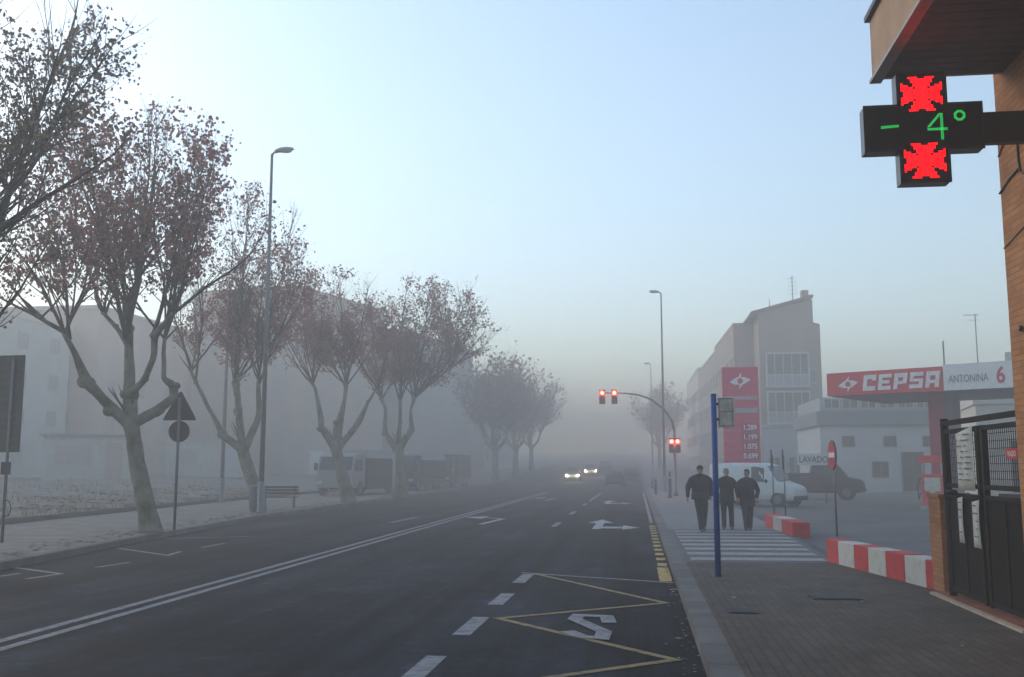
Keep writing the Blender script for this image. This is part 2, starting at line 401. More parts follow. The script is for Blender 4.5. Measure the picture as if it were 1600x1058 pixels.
# ------------------------------------------------------------------ trees
M_bark = mat('plane_bark', (.10, .10, .065), .95, var=.3, scale=2.2, bump=.8, bscale=12, c2=(.19, .19, .155), mix_lo=.35, mix_hi=.65)
M_twig = mat('twig_bark', (.075, .06, .052), .95, var=.25, scale=4)
def translucent(m, c):
    t = m.node_tree; b = t.nodes['Principled BSDF']; out = t.nodes['Material Output']
    tr_ = t.nodes.new('ShaderNodeBsdfTranslucent'); tr_.inputs['Color'].default_value = (*c, 1)
    ms = t.nodes.new('ShaderNodeMixShader'); ms.inputs[0].default_value = .35
    t.links.new(b.outputs[0], ms.inputs[1]); t.links.new(tr_.outputs[0], ms.inputs[2]); t.links.new(ms.outputs[0], out.inputs['Surface'])
M_leaf = mat('dry_leaf', (.20, .085, .07), .9, var=.4, scale=1.1, c2=(.36, .17, .14), mix_lo=.3, mix_hi=.7, spec=.15)
M_leaf2 = mat('dry_leaf_grey', (.13, .11, .085), .9, var=.4, scale=1.1, c2=(.22, .18, .14), mix_lo=.3, mix_hi=.7, spec=.15)
translucent(M_leaf, (.42, .18, .14)); translucent(M_leaf2, (.26, .21, .15))
def tree(label, base, limbs, env, seed, shoots=9, leafs=7000, lsize=.085, leafm=None, knob=True, tiers=3, name='plane_tree', tipr=.045, lenf=1.0, leaders=(), side=1.0):
    """limbs: list of polylines [(Vector, radius)...]; env: (centre Vector, rx, ry, rz) of the crown"""
    rnd = random.Random(seed); t = thing(name, label, 'tree', base, 0, 'plane trees along the left pavement' if base[0] < 0 else 'trees beyond the petrol station')
    b = Vector(base); tr = MB(); br = MB(); lf = MB(); ec, ex, ey, ez = env; ec = ec - b
    tips = []
    def wob(p, k, a): return p + Vector((noise.noise(p * k + Vector((seed, 0, 0))), noise.noise(p * k + Vector((0, seed, 7))), 0)) * a
    for L in limbs:
        pts = []; rad = []
        for (p0, r0), (p1, r1) in zip(L, L[1:]):
            for i in range(5):
                f = i / 5; pts.append(wob((p0.lerp(p1, f)) - b, 1.6, .05)); rad.append((r0 + (r1 - r0) * f) * (1 + .13 * noise.noise(p0.lerp(p1, f) * 3)))
        pts.append(L[-1][0] - b); rad.append(L[-1][1])
        for _ in range(1):   # soften corners
            pts = [pts[0]] + [(pts[i - 1] + pts[i] * 2 + pts[i + 1]) / 4 for i in range(1, len(pts) - 1)] + [pts[-1]]
        tr.tube(pts, rad, 12)
        d = (pts[-1] - pts[-3]).normalized(); tips.append((pts[-1], d, L[-1][1]))
        if knob and L is not limbs[0]:
            for (p, r) in L[1:-1][::2] + [L[-1]]:
                q = p - b
                for _ in range(3):
                    o = Vector((rnd.uniform(-1, 1), rnd.uniform(-1, 1), rnd.uniform(-1, 1))) * r * .5
                    tr.ell(q + o, r * rnd.uniform(.9, 1.25), r * rnd.uniform(.9, 1.25), r * rnd.uniform(.8, 1.2), 8, 6)
    anchors = []
    def inside(p):
        q = p - ec; return (q.x / ex) ** 2 + (q.y / ey) ** 2 + (q.z / ez) ** 2
    def shoot(p, d, ln, r, lev):
        n = max(4, int(ln / .45)); pts = [p]; step = ln / n; dd = d.normalized()
        for i in range(n):
            dd = (dd + Vector((rnd.gauss(0, .10), rnd.gauss(0, .10), .07 + rnd.gauss(0, .05)))).normalized()
            q = pts[-1] + dd * step
            if inside(q) > 1.15 + rnd.uniform(-.15, .12) and i > 1: break
            pts.append(q)
        if len(pts) < 3: return
        m = len(pts); rad = [r * (1 - .8 * i / (m - 1)) for i in range(m)]
        br.tube(pts, rad, 5 if lev == 0 else (4 if lev == 1 else 3), cap=False)
        if lev >= 1 or ln < 2: anchors.extend([(pts[i], pts[i + 1]) for i in range(1, m - 1)])
        if lev < tiers - 1:
            k0 = 2 if lev == 0 else 1
            for i in range(k0, m - 1):
                for _ in range(2 if lev == 0 else 2):
                    if rnd.random() < .92:
                        a = rnd.uniform(0, 2 * math.pi); pr = dd.orthogonal().normalized()
                        side = (Matrix.Rotation(a, 3, (pts[i + 1] - pts[i]).normalized()) @ pr)
                        nd = ((pts[i + 1] - pts[i]).normalized() * .75 + side * rnd.uniform(.45, .95))
                        shoot(pts[i], nd, ln * rnd.uniform(.22, .48) * (1.15 - i / m * .5), rad[i] * .5, lev + 1)
    for (p, d, r) in tips:
        for _ in range(shoots):
            a = Vector((rnd.gauss(0, .55), rnd.gauss(0, .55), rnd.uniform(.1, .6)))
            reach = max(1.0, (ez * 1.7)) * rnd.uniform(.55, 1.0) * lenf
            shoot(p - d * rnd.uniform(0, .15), d * .9 + a, reach, max(tipr * rnd.uniform(.6, 1.1), .012), 0)
    for L in leaders:
        pts = []; rad = []
        for (p0, r0), (p1, r1) in zip(L, L[1:]):
            n = max(2, int((p1 - p0).length / .3))
            for i in range(n): f = i / n; pts.append(wob(p0.lerp(p1, f) - b, 1.3, .10)); rad.append(r0 + (r1 - r0) * f)
        pts.append(L[-1][0] - b); rad.append(L[-1][1])
        for _ in range(2): pts = [pts[0]] + [(pts[i - 1] + pts[i] * 2 + pts[i + 1]) / 4 for i in range(1, len(pts) - 1)] + [pts[-1]]
        br.tube(pts, rad, 7)
        for i in range(2, len(pts)):
            d = (pts[i] - pts[i - 1]).normalized(); anchors.append((pts[i - 1], pts[i]))
            for _ in range(2):
                a = rnd.uniform(0, 6.283); sd = Matrix.Rotation(a, 3, d) @ d.orthogonal().normalized()
                shoot(pts[i], d * .9 + sd * rnd.uniform(.4, .95) + Vector((0, 0, .25)), side * rnd.uniform(.7, 2.1), max(.01, rad[i] * .45), 1)
    rnd.shuffle(anchors)
    if anchors:
        for i in range(leafs):
            a, c = anchors[int(rnd.random() * len(anchors))]
            q = a.lerp(c, rnd.random()) + Vector((rnd.gauss(0, .07), rnd.gauss(0, .07), rnd.gauss(-.03, .07)))
            if noise.noise(q * .55 + Vector((seed * 3, 1, 2))) < -.16 + rnd.uniform(-.12, .12): continue
            s = lsize * rnd.uniform(.5, 1.25)
            u = Vector((rnd.gauss(0, 1), rnd.gauss(0, 1), rnd.gauss(0, .6))).normalized(); v = u.orthogonal().normalized()
            v = Matrix.Rotation(rnd.uniform(0, 6.28), 3, u) @ v; w2 = u.cross(v)
            lf.quad([q - v * s * .9, q - w2 * s * .75 + u * s * .2, q + v * s * rnd.uniform(.7, 1.1), q + w2 * s * .8 + u * s * .25], 0)
    tr.build('trunk', M_bark, t); br.build('branches', M_twig, t)
    if lf.f: lf.build('crown', leafm or M_leaf, t)
    return t
def lim(Y, seq):       # seq of (px, py, radius, depth offset)
    return [(P(px, py, Y, dy), r) for px, py, r, dy in seq]
Y = 24.6; bx = G(235, 832)
tree('big plane tree with leaning mossy trunk and bulging knuckle, just left of the triangular sign', (bx.x, Y, 0), [
    lim(Y, [(236, 836, .33, 0), (230, 800, .25, 0), (217, 735, .20, 0), (207, 675, .195, 0), (203, 650, .18, 0)]),
    lim(Y, [(204, 665, .2, 0), (200, 620, .17, .1), (196, 560, .12, .2), (194, 510, .10, .2), (193, 470, .08, .1)]),
    lim(Y, [(206, 665, .15, 0), (182, 640, .14, -.2), (162, 612, .13, -.4), (151, 600, .15, -.5), (138, 560, .08, -.6), (126, 525, .06, -.8)]),
    lim(Y, [(208, 662, .15, 0), (238, 640, .13, .3), (258, 618, .12, .5), (256, 600, .11, .6), (240, 588, .07, .6), (236, 550, .055, .7), (232, 520, .05, .9)]),
    lim(Y, [(201, 618, .12, 0), (235, 595, .08, -.3), (258, 560, .08, -.6), (262, 530, .09, -.7), (300, 500, .05, -1.1)]),
    lim(Y, [(196, 540, .07, .1), (165, 505, .06, .5), (130, 480, .05, 1.0)]),
    lim(Y, [(126, 525, .06, -.8), (100, 505, .045, -1.2)]),
], (P(200, 325, Y), 3.45, 2.8, 3.35), 5, shoots=5, leafs=17500, lsize=.064, tiers=3, side=1.5, leaders=[lim(Y, q) for q in (
    [(195, 520, .08, .1), (215, 420, .05, .2), (226, 300, .03, .4), (232, 190, .012, .5)],
    [(194, 530, .07, .1), (182, 420, .05, -.3), (165, 310, .03, -.7), (160, 220, .012, -.9)],
    [(194, 500, .06, .1), (198, 400, .045, .7), (200, 280, .03, 1.1), (195, 170, .012, 1.3)],
    [(300, 500, .05, -1.1), (345, 460, .035, -1.0), (400, 420, .022, -.8), (430, 370, .01, -.7)],
    [(262, 530, .06, -.7), (285, 430, .04, -.6), (300, 330, .025, -.4), (310, 250, .01, -.2)],
    [(300, 500, .04, -1.1), (330, 420, .03, -1.3), (355, 330, .015, -1.4), (365, 290, .008, -1.4)],
    [(232, 520, .05, .9), (245, 420, .035, 1.2), (265, 320, .02, 1.4), (275, 220, .01, 1.5)],
    [(126, 525, .05, -.8), (90, 440, .035, -1.0), (50, 380, .02, -1.2), (25, 330, .01, -1.3)],
    [(130, 535, .05, -.7), (138, 450, .035, -1.1), (120, 340, .02, -1.5), (110, 240, .01, -1.6)],
    [(130, 480, .05, 1.0), (95, 400, .03, 1.3), (70, 310, .02, 1.5), (65, 240, .01, 1.5)],
    [(100, 505, .04, -1.2), (50, 480, .025, -1.3), (10, 450, .012, -1.3)])])
# tree standing outside the left edge, its crown reaches into the picture
Y = 15.5; b0 = Vector((-11.6, Y, 0))
tree('nearest plane tree, its crown filling the top left corner of the photo', tuple(b0), [
    [(b0, .34), (b0 + Vector((.1, 0, 1.5)), .25), (b0 + Vector((.0, 0, 2.8)), .23)],
    [(b0 + Vector((0, 0, 2.7)), .18), (b0 + Vector((.2, .3, 4)), .13), (b0 + Vector((.3, .5, 5.6)), .08), (b0 + Vector((.5, .6, 6.6)), .05)],
    [(b0 + Vector((0, 0, 2.7)), .15), (b0 + Vector((-1, -.4, 3.9)), .12), (b0 + Vector((-1.6, -.6, 5.2)), .08)],
    [(b0 + Vector((0, 0, 2.6)), .15), (b0 + Vector((.3, -1, 3.8)), .12), (b0 + Vector((1.0, -1.3, 5.4)), .07)],
], (b0 + Vector((-1.0, .2, 7.6)), 4.0, 3.2, 3.8), 11, shoots=3, leafs=14500, lsize=.045, leafm=M_leaf2, lenf=.8, leaders=[([(b0 + Vector((0, 0, 2.6 + .12 * abs(q[0][3]))), q[0][2] * 1.25)] if q[0][0] not in (-40, -80) else []) + lim(Y, q) for q in (
    [(-140, 470, .07, .2), (-40, 370, .055, .3), (30, 310, .042, .4), (95, 265, .028, .5), (150, 225, .012, .6)],
    [(-60, 390, .07, .3), (20, 290, .045, .0), (75, 190, .03, -.3), (120, 90, .012, -.5)],
    [(-110, 400, .09, .5), (-40, 250, .06, .8), (10, 120, .04, 1.1), (45, 0, .02, 1.3), (60, -60, .01, 1.3)],
    [(-40, 250, .05, .8), (30, 190, .035, .8), (90, 110, .02, .8), (140, 40, .01, .8)],
    [(-130, 390, .09, -.6), (-80, 220, .06, -1.0), (-30, 90, .04, -1.2), (0, -40, .015, -1.3)],
    [(-80, 220, .05, -1), (-10, 160, .035, -1.2), (60, 60, .02, -1.4), (95, -10, .01, -1.4)],
    [(-60, 420, .06, -.8), (10, 340, .04, -1.2), (60, 300, .02, -1.5), (110, 310, .01, -1.6)])])
Y = 37.5
tree('plane tree with slanting pale trunk right behind the tall near street lamp', (P(402, 800, Y).x, Y, 0), [
    lim(Y, [(404, 802, .34, 0), (398, 760, .25, 0), (384, 720, .23, 0), (376, 690, .21, 0)]),
    lim(Y, [(380, 705, .17, 0), (352, 680, .13, -.3), (340, 650, .08, -.5), (318, 600, .07, -.7), (312, 580, .06, -.8)]),
    lim(Y, [(378, 695, .17, 0), (366, 640, .13, .4), (360, 585, .10, .6)]),
    lim(Y, [(384, 700, .16, 0), (402, 650, .12, .2), (400, 590, .08, .3)]),
    lim(Y, [(378, 700, .13, 0), (385, 640, .10, -.7), (380, 600, .09, -.9)]),
], (P(385, 430, Y), 3.0, 2.8, 3.7), 23, shoots=4, leafs=14000, lsize=.064, side=1.3, leaders=[lim(Y, q) for q in (
    [(312, 580, .06, -.8), (298, 530, .04, -.9), (282, 480, .02, -1.0)],
    [(318, 600, .05, -.7), (330, 520, .035, -.9), (328, 430, .02, -1.2), (330, 360, .01, -1.2)],
    [(360, 585, .07, .6), (364, 490, .045, .7), (368, 400, .03, .8), (378, 310, .01, .9)],
    [(366, 620, .06, .5), (345, 530, .04, 1.0), (338, 430, .02, 1.3)],
    [(400, 590, .06, .3), (415, 500, .04, .4), (435, 420, .025, .5), (450, 330, .01, .6)],
    [(400, 600, .05, .3), (430, 540, .03, -.2), (462, 480, .02, -.6), (475, 420, .01, -.7)],
    [(380, 600, .06, -.9), (395, 500, .04, -1.2), (405, 400, .02, -1.4), (410, 320, .01, -1.4)])])
Y = 47
tree('plane tree with knuckled pale trunk directly beside the park bench', (P(545, 785, Y).x, Y, 0), [
    lim(Y, [(546, 788, .40, 0), (540, 760, .30, 0), (528, 715, .27, 0), (522, 690, .26, 0)]),
    lim(Y, [(524, 700, .2, 0), (506, 670, .16, -.3), (505, 655, .14, -.3), (497, 610, .07, -.4), (492, 598, .09, -.5)]),
    lim(Y, [(528, 695, .2, 0), (526, 660, .2, .3), (535, 625, .09, .4), (537, 598, .11, .4)]),
    lim(Y, [(530, 700, .18, 0), (552, 672, .14, 0), (563, 655, .16, 0), (575, 628, .07, 0), (590, 605, .06, 0)]),
], (P(522, 508, Y), 2.8, 2.6, 3.0), 31, shoots=8, leafs=14000, lsize=.068, side=1.4, leaders=[lim(Y, q) for q in (
    [(492, 598, .05, -.5), (470, 560, .03, -.6), (448, 515, .015, -.7)], [(492, 598, .05, -.5), (502, 520, .03, -.9), (492, 440, .012, -1.2)],
    [(537, 598, .06, .4), (530, 520, .035, .6), (522, 430, .012, .8)], [(537, 598, .06, .4), (558, 530, .035, .2), (575, 450, .012, 0)],
    [(590, 605, .05, 0), (602, 560, .03, .2), (600, 480, .012, .4)])])
Y = 54.5
tree('plane tree with a wide reddish crown standing in front of the parked lorries', (P(628, 778, Y).x, Y, 0), [
    lim(Y, [(628, 780, .38, 0), (626, 740, .28, 0), (622, 695, .27, 0)]),
    lim(Y, [(620, 705, .2, 0), (603, 675, .15, -.2), (604, 640, .08, -.2), (598, 624, .10, -.3)]),
    lim(Y, [(622, 700, .2, 0), (622, 660, .11, .5), (622, 624, .10, .5)]),
    lim(Y, [(625, 700, .2, 0), (642, 672, .15, .2), (640, 640, .08, .2), (646, 620, .11, .2)]),
    lim(Y, [(646, 622, .08, .2), (680, 590, .06, .5), (705, 570, .04, .6)]),
], (P(662, 530, Y), 3.85, 3.2, 3.55), 47, shoots=8, leafs=21000, lsize=.072, side=1.4, leaders=[lim(Y, q) for q in (
    [(598, 624, .06, -.3), (588, 560, .035, -.5), (582, 470, .012, -.8)], [(598, 624, .05, -.3), (572, 590, .03, 0), (560, 545, .012, .3)],
    [(622, 624, .06, .5), (620, 540, .04, .8), (628, 440, .012, 1.1)], [(646, 620, .07, .2), (660, 540, .04, .3), (668, 445, .012, .4)],
    [(646, 620, .06, .2), (692, 580, .04, -.3), (730, 530, .025, -.6), (758, 480, .01, -.8)],
    [(646, 620, .06, .2), (682, 560, .04, .9), (710, 495, .02, 1.3), (728, 445, .01, 1.5)], [(705, 570, .04, .6), (740, 550, .025, .8), (768, 520, .01, .9)])])
def far_tree(label, x, y, h, rx, seed, leafs=3000, lsize=.17):
    b = Vector((x, y, rise(y))); rnd = random.Random(seed)
    L = [[(b, .4), (b + Vector((0, 0, 2)), .28), (b + Vector((rnd.uniform(-.2, .2), 0, 3.2)), .26)]]
    for k in range(4):
        a = k * math.pi / 2 + rnd.uniform(-.4, .4); d = Vector((math.cos(a), math.sin(a), 0))
        L.append([(b + Vector((0, 0, 3.1)), .2), (b + d * .9 + Vector((0, 0, 4.0)), .15), (b + d * 1.3 + Vector((0, 0, 5.2)), .11)])
    zc = (h + 4.6) / 2
    return tree(label, tuple(b), L, (b + Vector((0, 0, zc)), rx, rx * .85, (h - 4.6) / 2), seed, shoots=10, leafs=leafs, lsize=lsize, tipr=.06)
far_tree('faint plane tree beyond the lorries, fifth along the left pavement', -13.6 - .6, 100, 15.0, 4.6, 61, 4500)
far_tree('ghostly plane tree in thick fog, sixth along the left pavement', -14.3, 118, 14.5, 5.0, 62, 3500)
far_tree('barely visible plane tree, farthest along the left pavement', -14.5, 138, 14.5, 5.5, 63, 2500, .2)
far_tree('ghostly tree behind the farther street lamp on the right', 3.4, 150, 13.5, 4.6, 64, 3000, .2)

# fallen leaves on the waste ground (uncountable)
rnd = random.Random(3); lv = MB()
for i in range(7000):
    y = rnd.uniform(18, 62); d = abs(rnd.gauss(0, 4)) + .35; x = wl(y) - d; z = lot_h(x, y) + .02
    if noise.noise(Vector((x * .4, y * .4, 9))) < -.05: continue
    s = rnd.uniform(.05, .12); a = rnd.uniform(0, 6.28); u = Vector((math.cos(a), math.sin(a), rnd.uniform(-.2, .3))) * s; v = Vector((-math.sin(a), math.cos(a), rnd.uniform(-.2, .3))) * s
    q = Vector((x, y, z + .02)); lv.quad([q - u, q - v, q + u, q + v], rnd.randrange(3))
for i in range(500):
    y = rnd.uniform(12, 50); x = kl(y) - .25 - abs(rnd.gauss(0, .5)); s = rnd.uniform(.04, .09); a = rnd.uniform(0, 6.28)
    u = Vector((math.cos(a), math.sin(a), .1)) * s; v = Vector((-math.sin(a), math.cos(a), .1)) * s; q = Vector((x, y, .025)); lv.quad([q - u, q - v, q + u, q + v], 0)
tag(lv.build('fallen_leaves', [mat('leaf_brown', (.11, .07, .045), .95), mat('leaf_orange', (.30, .15, .06), .95), mat('leaf_pale', (.19, .15, .11), .95)]),
    'scattered brown fallen leaves on the waste ground and along the left kerb', 'leaves', kind='stuff')
rnd = random.Random(21); lt = MB()
for i in range(650):
    y = rnd.uniform(3.5, 34); right = rnd.random() < .25
    x = rnd.uniform(.9, 3.2) if right else .56 - abs(rnd.gauss(0, .10)); z = .004 if right else RD + .004
    s_ = rnd.uniform(.006, .028) * (1 if rnd.random() < .85 else 1.7); a = rnd.uniform(0, 6.28)
    u = Vector((math.cos(a), math.sin(a), 0)) * s_; v = Vector((-math.sin(a), math.cos(a), .2)) * s_ * .7; q = Vector((x, y, z + .006 + s_ * .2))
    lt.quad([q - u, q - v, q + u, q + v], rnd.choice((0, 0, 0, 1, 2)))
tag(lt.build('gutter_litter', [mat('litter_brown', (.06, .04, .028), .95), mat('litter_grey', (.16, .15, .14), .95), mat('litter_pale', (.34, .32, .28), .95)]),
    'crumbs of leaves and grit along the right gutter and pavement', 'litter', kind='stuff')
# grass and weeds on the bank
rnd = random.Random(8); gr = MB()
for i in range(5200):
    y = rnd.uniform(18, 66); d = abs(rnd.gauss(0, 6)) + .3; x = wl(y) - d
    if noise.noise(Vector((x * .3, y * .3, 4))) < .0: continue
    z = lot_h(x, y); a = rnd.uniform(0, 6.28); hgt = rnd.uniform(.08, .28); wv = Vector((math.cos(a), math.sin(a), 0)) * .02
    tip = Vector((x + rnd.gauss(0, .06), y + rnd.gauss(0, .06), z + hgt)); q = Vector((x, y, z - .01)); gr.quad([q - wv, q + wv, tip])
tag(gr.build('dry_grass', mat('dry_grass', (.17, .15, .09), .95, var=.3)), 'short dry grass on the bank behind the left pavement', 'grass', kind='stuff')

# ------------------------------------------------------------------ street furniture
def street_lamp(label, x, y, h, side, name='street_lamp', arm=.9, z0=0.0):
    t = thing(name, label, 'street lamp', (x, y, z0), 0, 'tall street lamps')
    MB().tube([(0, 0, 0), (0, 0, .06), (0, 0, .07), (0, 0, 1.1), (0, 0, 1.15)], [.17, .17, .12, .12, .095], 14).build('base', M_galv, t)
    MB().tube([(0, 0, 1.1), (0, 0, h * .6), (0, 0, h)], [.095, .075, .05], 12).build('pole', M_galv, t)
    MB().tube([(0, 0, h - .1), (side * .05, 0, h + .03), (side * .3, 0, h + .08)], [.045, .04, .035], 8).build('arm', M_galv, t)
    mb = MB()
    rs = []
    for f, ww, hh in ((0, .05, .05), (.1, .10, .09), (.35, .16, .13), (.7, .17, .11), (.95, .10, .06), (1, .03, .02)):
        cx = side * (.1 + f * arm * .85); cz = h + .09 + f * .07
        rs.append([Vector((cx, math.cos(a) * ww, cz + math.sin(a) * hh * (1 if math.sin(a) > 0 else .55))) for a in [2 * math.pi * k / 14 for k in range(14)]])
    mb.rings(rs).build('lamp_head', mat('lamp_grey', (.3, .31, .32), .5), t)
    MB().ell((side * (.1 + .5 * arm), 0, h + .07), .24, .12, .05).build('lens', mat('lamp_lens', (.4, .4, .38), .3), t)
    return t
lp = G(407, 802)
street_lamp('tall grey street lamp nearest the camera on the left, rising beside the slanting tree', lp.x, lp.y, 13.6, 1)
street_lamp('tall grey street lamp on the right pavement behind the traffic lights', 1.95, 72, 14.25, -1)
street_lamp('faint street lamp far off in the fog on the right pavement', 2.05, 132, 14.2, -1, z0=rise(132))
q = P(346, 783, 46)
t = street_lamp('slim dark street lamp set back behind the left pavement, its head inside tree twigs', q.x, 46, 10.0, 1)
# litter bin behind the near lamp
t = thing('litter_bin', 'small bluish grey litter bin behind the foot of the tall near left lamp', 'bin', (lp.x - .42, lp.y + .7, 0))
MB().tube([(0, 0, .0), (0, 0, .1), (0, 0, .9), (0, 0, .95)], [.2, .24, .28, .26], 16).build('body', mat('bin_blue_grey', (.10, .11, .15), .6), t)
MB().tube([(0, 0, .95), (0, 0, 1.0)], [.29, .25], 16).build('rim', M_galv, t)

# triangle + round sign seen from behind
t = thing('warning_sign', 'triangular and round road signs seen from behind on one grey pole', 'road sign', (-12.33, 25.7, 0), R(6))
MB().cyl(0, 0, 0, 3.55, .038, 12).build('pole', M_galv, t)
mb = MB(); tri = [(-.43, 2.93), (-.45, 2.97), (-.03, 3.71), (.03, 3.71), (.45, 2.97), (.43, 2.93)]
M_sback = mat('sign_back', (.045, .047, .05), .6, .3)
mb.prism(tri, .04, .06, 'xz').build('triangular_plate', M_sback, t)
MB().prism([(x * .97, z + .001) for x, z in tri], .062, .065, 'xz').build('triangular_face', M_white, t)
MB().tube([(0, .04, 2.63), (0, .06, 2.63)], .29, 28, smooth=False).build('round_plate', M_sback, t)
MB().tube([(0, .062, 2.63), (0, .066, 2.63)], .285, 28, smooth=False).build('round_face', M_red, t)
for z in (3.05, 3.3, 2.52, 2.74): MB().box(-.05, .05, .0, .045, z - .015, z + .015).build('bracket', M_galv, t)
# panel at the left edge
t = thing('information_panel', 'tall grey panel on a thin post cut by the left edge of the photo', 'sign', (-14.05, 20.9, 0), R(-4))
MB().cyl(-.0, 0, 0, 4.1, .035, 10).build('post', M_galv, t)
MB().cyl(-1.0, 0, 0, 4.1, .035, 10).build('post', M_galv, t)
mb = MB(); mb.box(-1.25, .24, .04, .09, 2.0, 4.2); mb.build('panel', mat('panel_back', (.07, .075, .075), .7, var=.15, scale=2), t, .01)
mb = MB()
for z in [2.0 + .18 * i for i in range(13)]: mb.box(-1.25, .24, .02, .042, z, z + .035)
mb.build('ribs', mat('panel_ribs', (.055, .06, .06), .7), t)
MB().box(-.12, .12, -.04, -.02, 1.5, 1.78).build('small_plate', M_sback, t)
# bicycle-height scrub at the post foot: a small bollard bracket
MB().tube([(0, 0, .55), (.12, 0, .6), (.18, 0, .75), (.12, 0, .9), (0, 0, .95)], .012, 6).build('bracket', M_dark, t)

# pale slender post by the fourth tree
t = thing('slender_post', 'slender pale post in front of the plane tree beside the lorries', 'post', (P(615, 782, 52.5).x, 52.5, 0))
MB().tube([(0, 0, 0), (0, 0, .9), (0, 0, 2.5)], [.08, .075, .07], 12).build('post', mat('pale_post', (.36, .35, .33), .8), t)
MB().tube([(0, 0, 2.5), (0, 0, 2.56)], [.09, .05], 12).build('cap', M_galv, t)

# park bench
b = P(436, 793, 40.5)
t = thing('park_bench', 'dark slatted park bench on the left pavement just past the near lamp', 'bench', (b.x, 40.5, 0), R(12))
M_bw = mat('bench_wood', (.06, .05, .045), .8)
for i in range(4): MB().box(-.75, .75, -.26 + i * .13, -.16 + i * .13, .42, .45).build('seat_slat', M_bw, t)
for i in range(3): MB().box(-.75, .75, .27 + i * .02, .295 + i * .02, .55 + i * .12, .64 + i * .12).build('back_slat', M_bw, t)
for s in (-.6, .6):
    MB().tube([(s, -.24, 0), (s, -.2, .41), (s, .22, .41), (s, .34, .9)], .022, 8).build('leg', M_dark, t)
    MB().tube([(s, .22, .41), (s, .3, 0)], .022, 8).build('leg', M_dark, t)

# blue bus stop pole
t = thing('bus_stop_pole', 'slim blue bus stop pole with a small grey flag plate beside the walking men', 'bus stop', (1.21, 15.8, 0))
M_blue = mat('blue_paint', (.012, .07, .30), .45, var=.1)
MB().tube([(0, 0, 0), (0, 0, 2.78)], [.047, .044], 16).build('pole', M_blue, t)
MB().tube([(0, 0, 2.78), (0, 0, 2.8)], [.048, .04], 16).build('cap', M_blue, t)
mb = MB(); mb.box(.06, .315, -.012, .012, 2.27, 2.74); mb.build('flag_plate', mat('flag_grey', (.48, .49, .46), .6, var=.2, scale=8), t, .008)
mb = MB(); 
for z in (2.3, 2.52, 2.72): mb.box(.075, .30, -.016, -.012, z - .005, z + .005)
for x in (.08, .28): mb.box(x - .004, x + .006, -.0155, -.012, 2.31, 2.71)
mb.build('plate_frame', mat('flag_trim', (.2, .21, .21), .5), t)
mb = MB(); mb.box(.03, .07, -.015, .015, 2.38, 2.42); mb.box(.03, .07, -.015, .015, 2.62, 2.66); mb.build('bracket', M_dark, t)

# no entry sign in the forecourt, seen nearly edge on
def disc_sign(label, x, y, zc, r, rz, face, bar=True, h=None, group=None):
    t = thing('round_sign', label, 'road sign', (x, y, -.05), rz, group)
    MB().cyl(0, .03, 0, zc + r * .4, .026, 10).build('pole', M_galv, t)
    MB().tube([(0, -.02, zc), (0, .012, zc)], r, 28, smooth=False).build('plate', M_sback, t)
    MB().tube([(0, -.026, zc), (0, -.021, zc)], r * .96, 28, smooth=False).build('face', face, t)
    if bar: MB().box(-r * .72, r * .72, -.032, -.027, zc - r * .17, zc + r * .17).build('bar', M_white, t)
    return t
q = G(1306, 838, -.05)
disc_sign('red round no entry sign with white bar, seen almost edge on, over the blocks', q.x, q.y, 2.02, .37, R(-86), M_red)
for px, lb in ((1208, 'dark round sign seen edge on beside the van, left one of two'), (1226, 'dark round sign seen edge on beside the van, right one of two')):
    q = P(px, 801, 36)
    disc_sign(lb, q.x, 36, 2.0, .34, R(-95), mat('sign_dark_blue', (.01, .03, .09), .5), False, group='edge-on signs beside the van')

# red and white blocks
def block_row(label, p0, p1, bands, h, wd=.32):
    p0, p1 = Vector(p0), Vector(p1); d = p1 - p0; L = d.length; a = math.atan2(d.y, d.x)
    t = thing('painted_barrier', label, 'barrier', (p0.x, p0.y, 0), a, 'red and white painted barriers')
    n = len(bands); x = 0
    tot = sum(b[1] for b in bands)
    for c, wgt in bands:
        l = L * wgt / tot
        mb = MB(); mb.box(x + .001, x + l - .001, 0, wd, -.1, h + random.Random(x).uniform(-.006, .006)); mb.build('red_band' if c == 'r' else 'white_band', {'r': MATS.get('barrier_red') or worn_paint('barrier_red', (.52, .03, .035), (.24, .035, .035), .40, 6), 'w': MATS.get('barrier_white') or worn_paint('barrier_white', (.52, .50, .45), (.27, .25, .22), .37, 6)}[c], t, .012)
        x += l
    return t
block_row('long near barrier of alternating red and white blocks ending at the brick pier', (3.34, 18.6), (4.02, 14.35), [('r', .7), ('w', .9), ('r', .75), ('w', .85), ('r', .85), ('w', .85), ('r', .45)], .39)
block_row('short far barrier of red and white blocks behind the walking men', (3.62, 29.6), (3.74, 25.2), [('r', 1.2), ('w', 1.1), ('r', 1.3)], .33, .42)

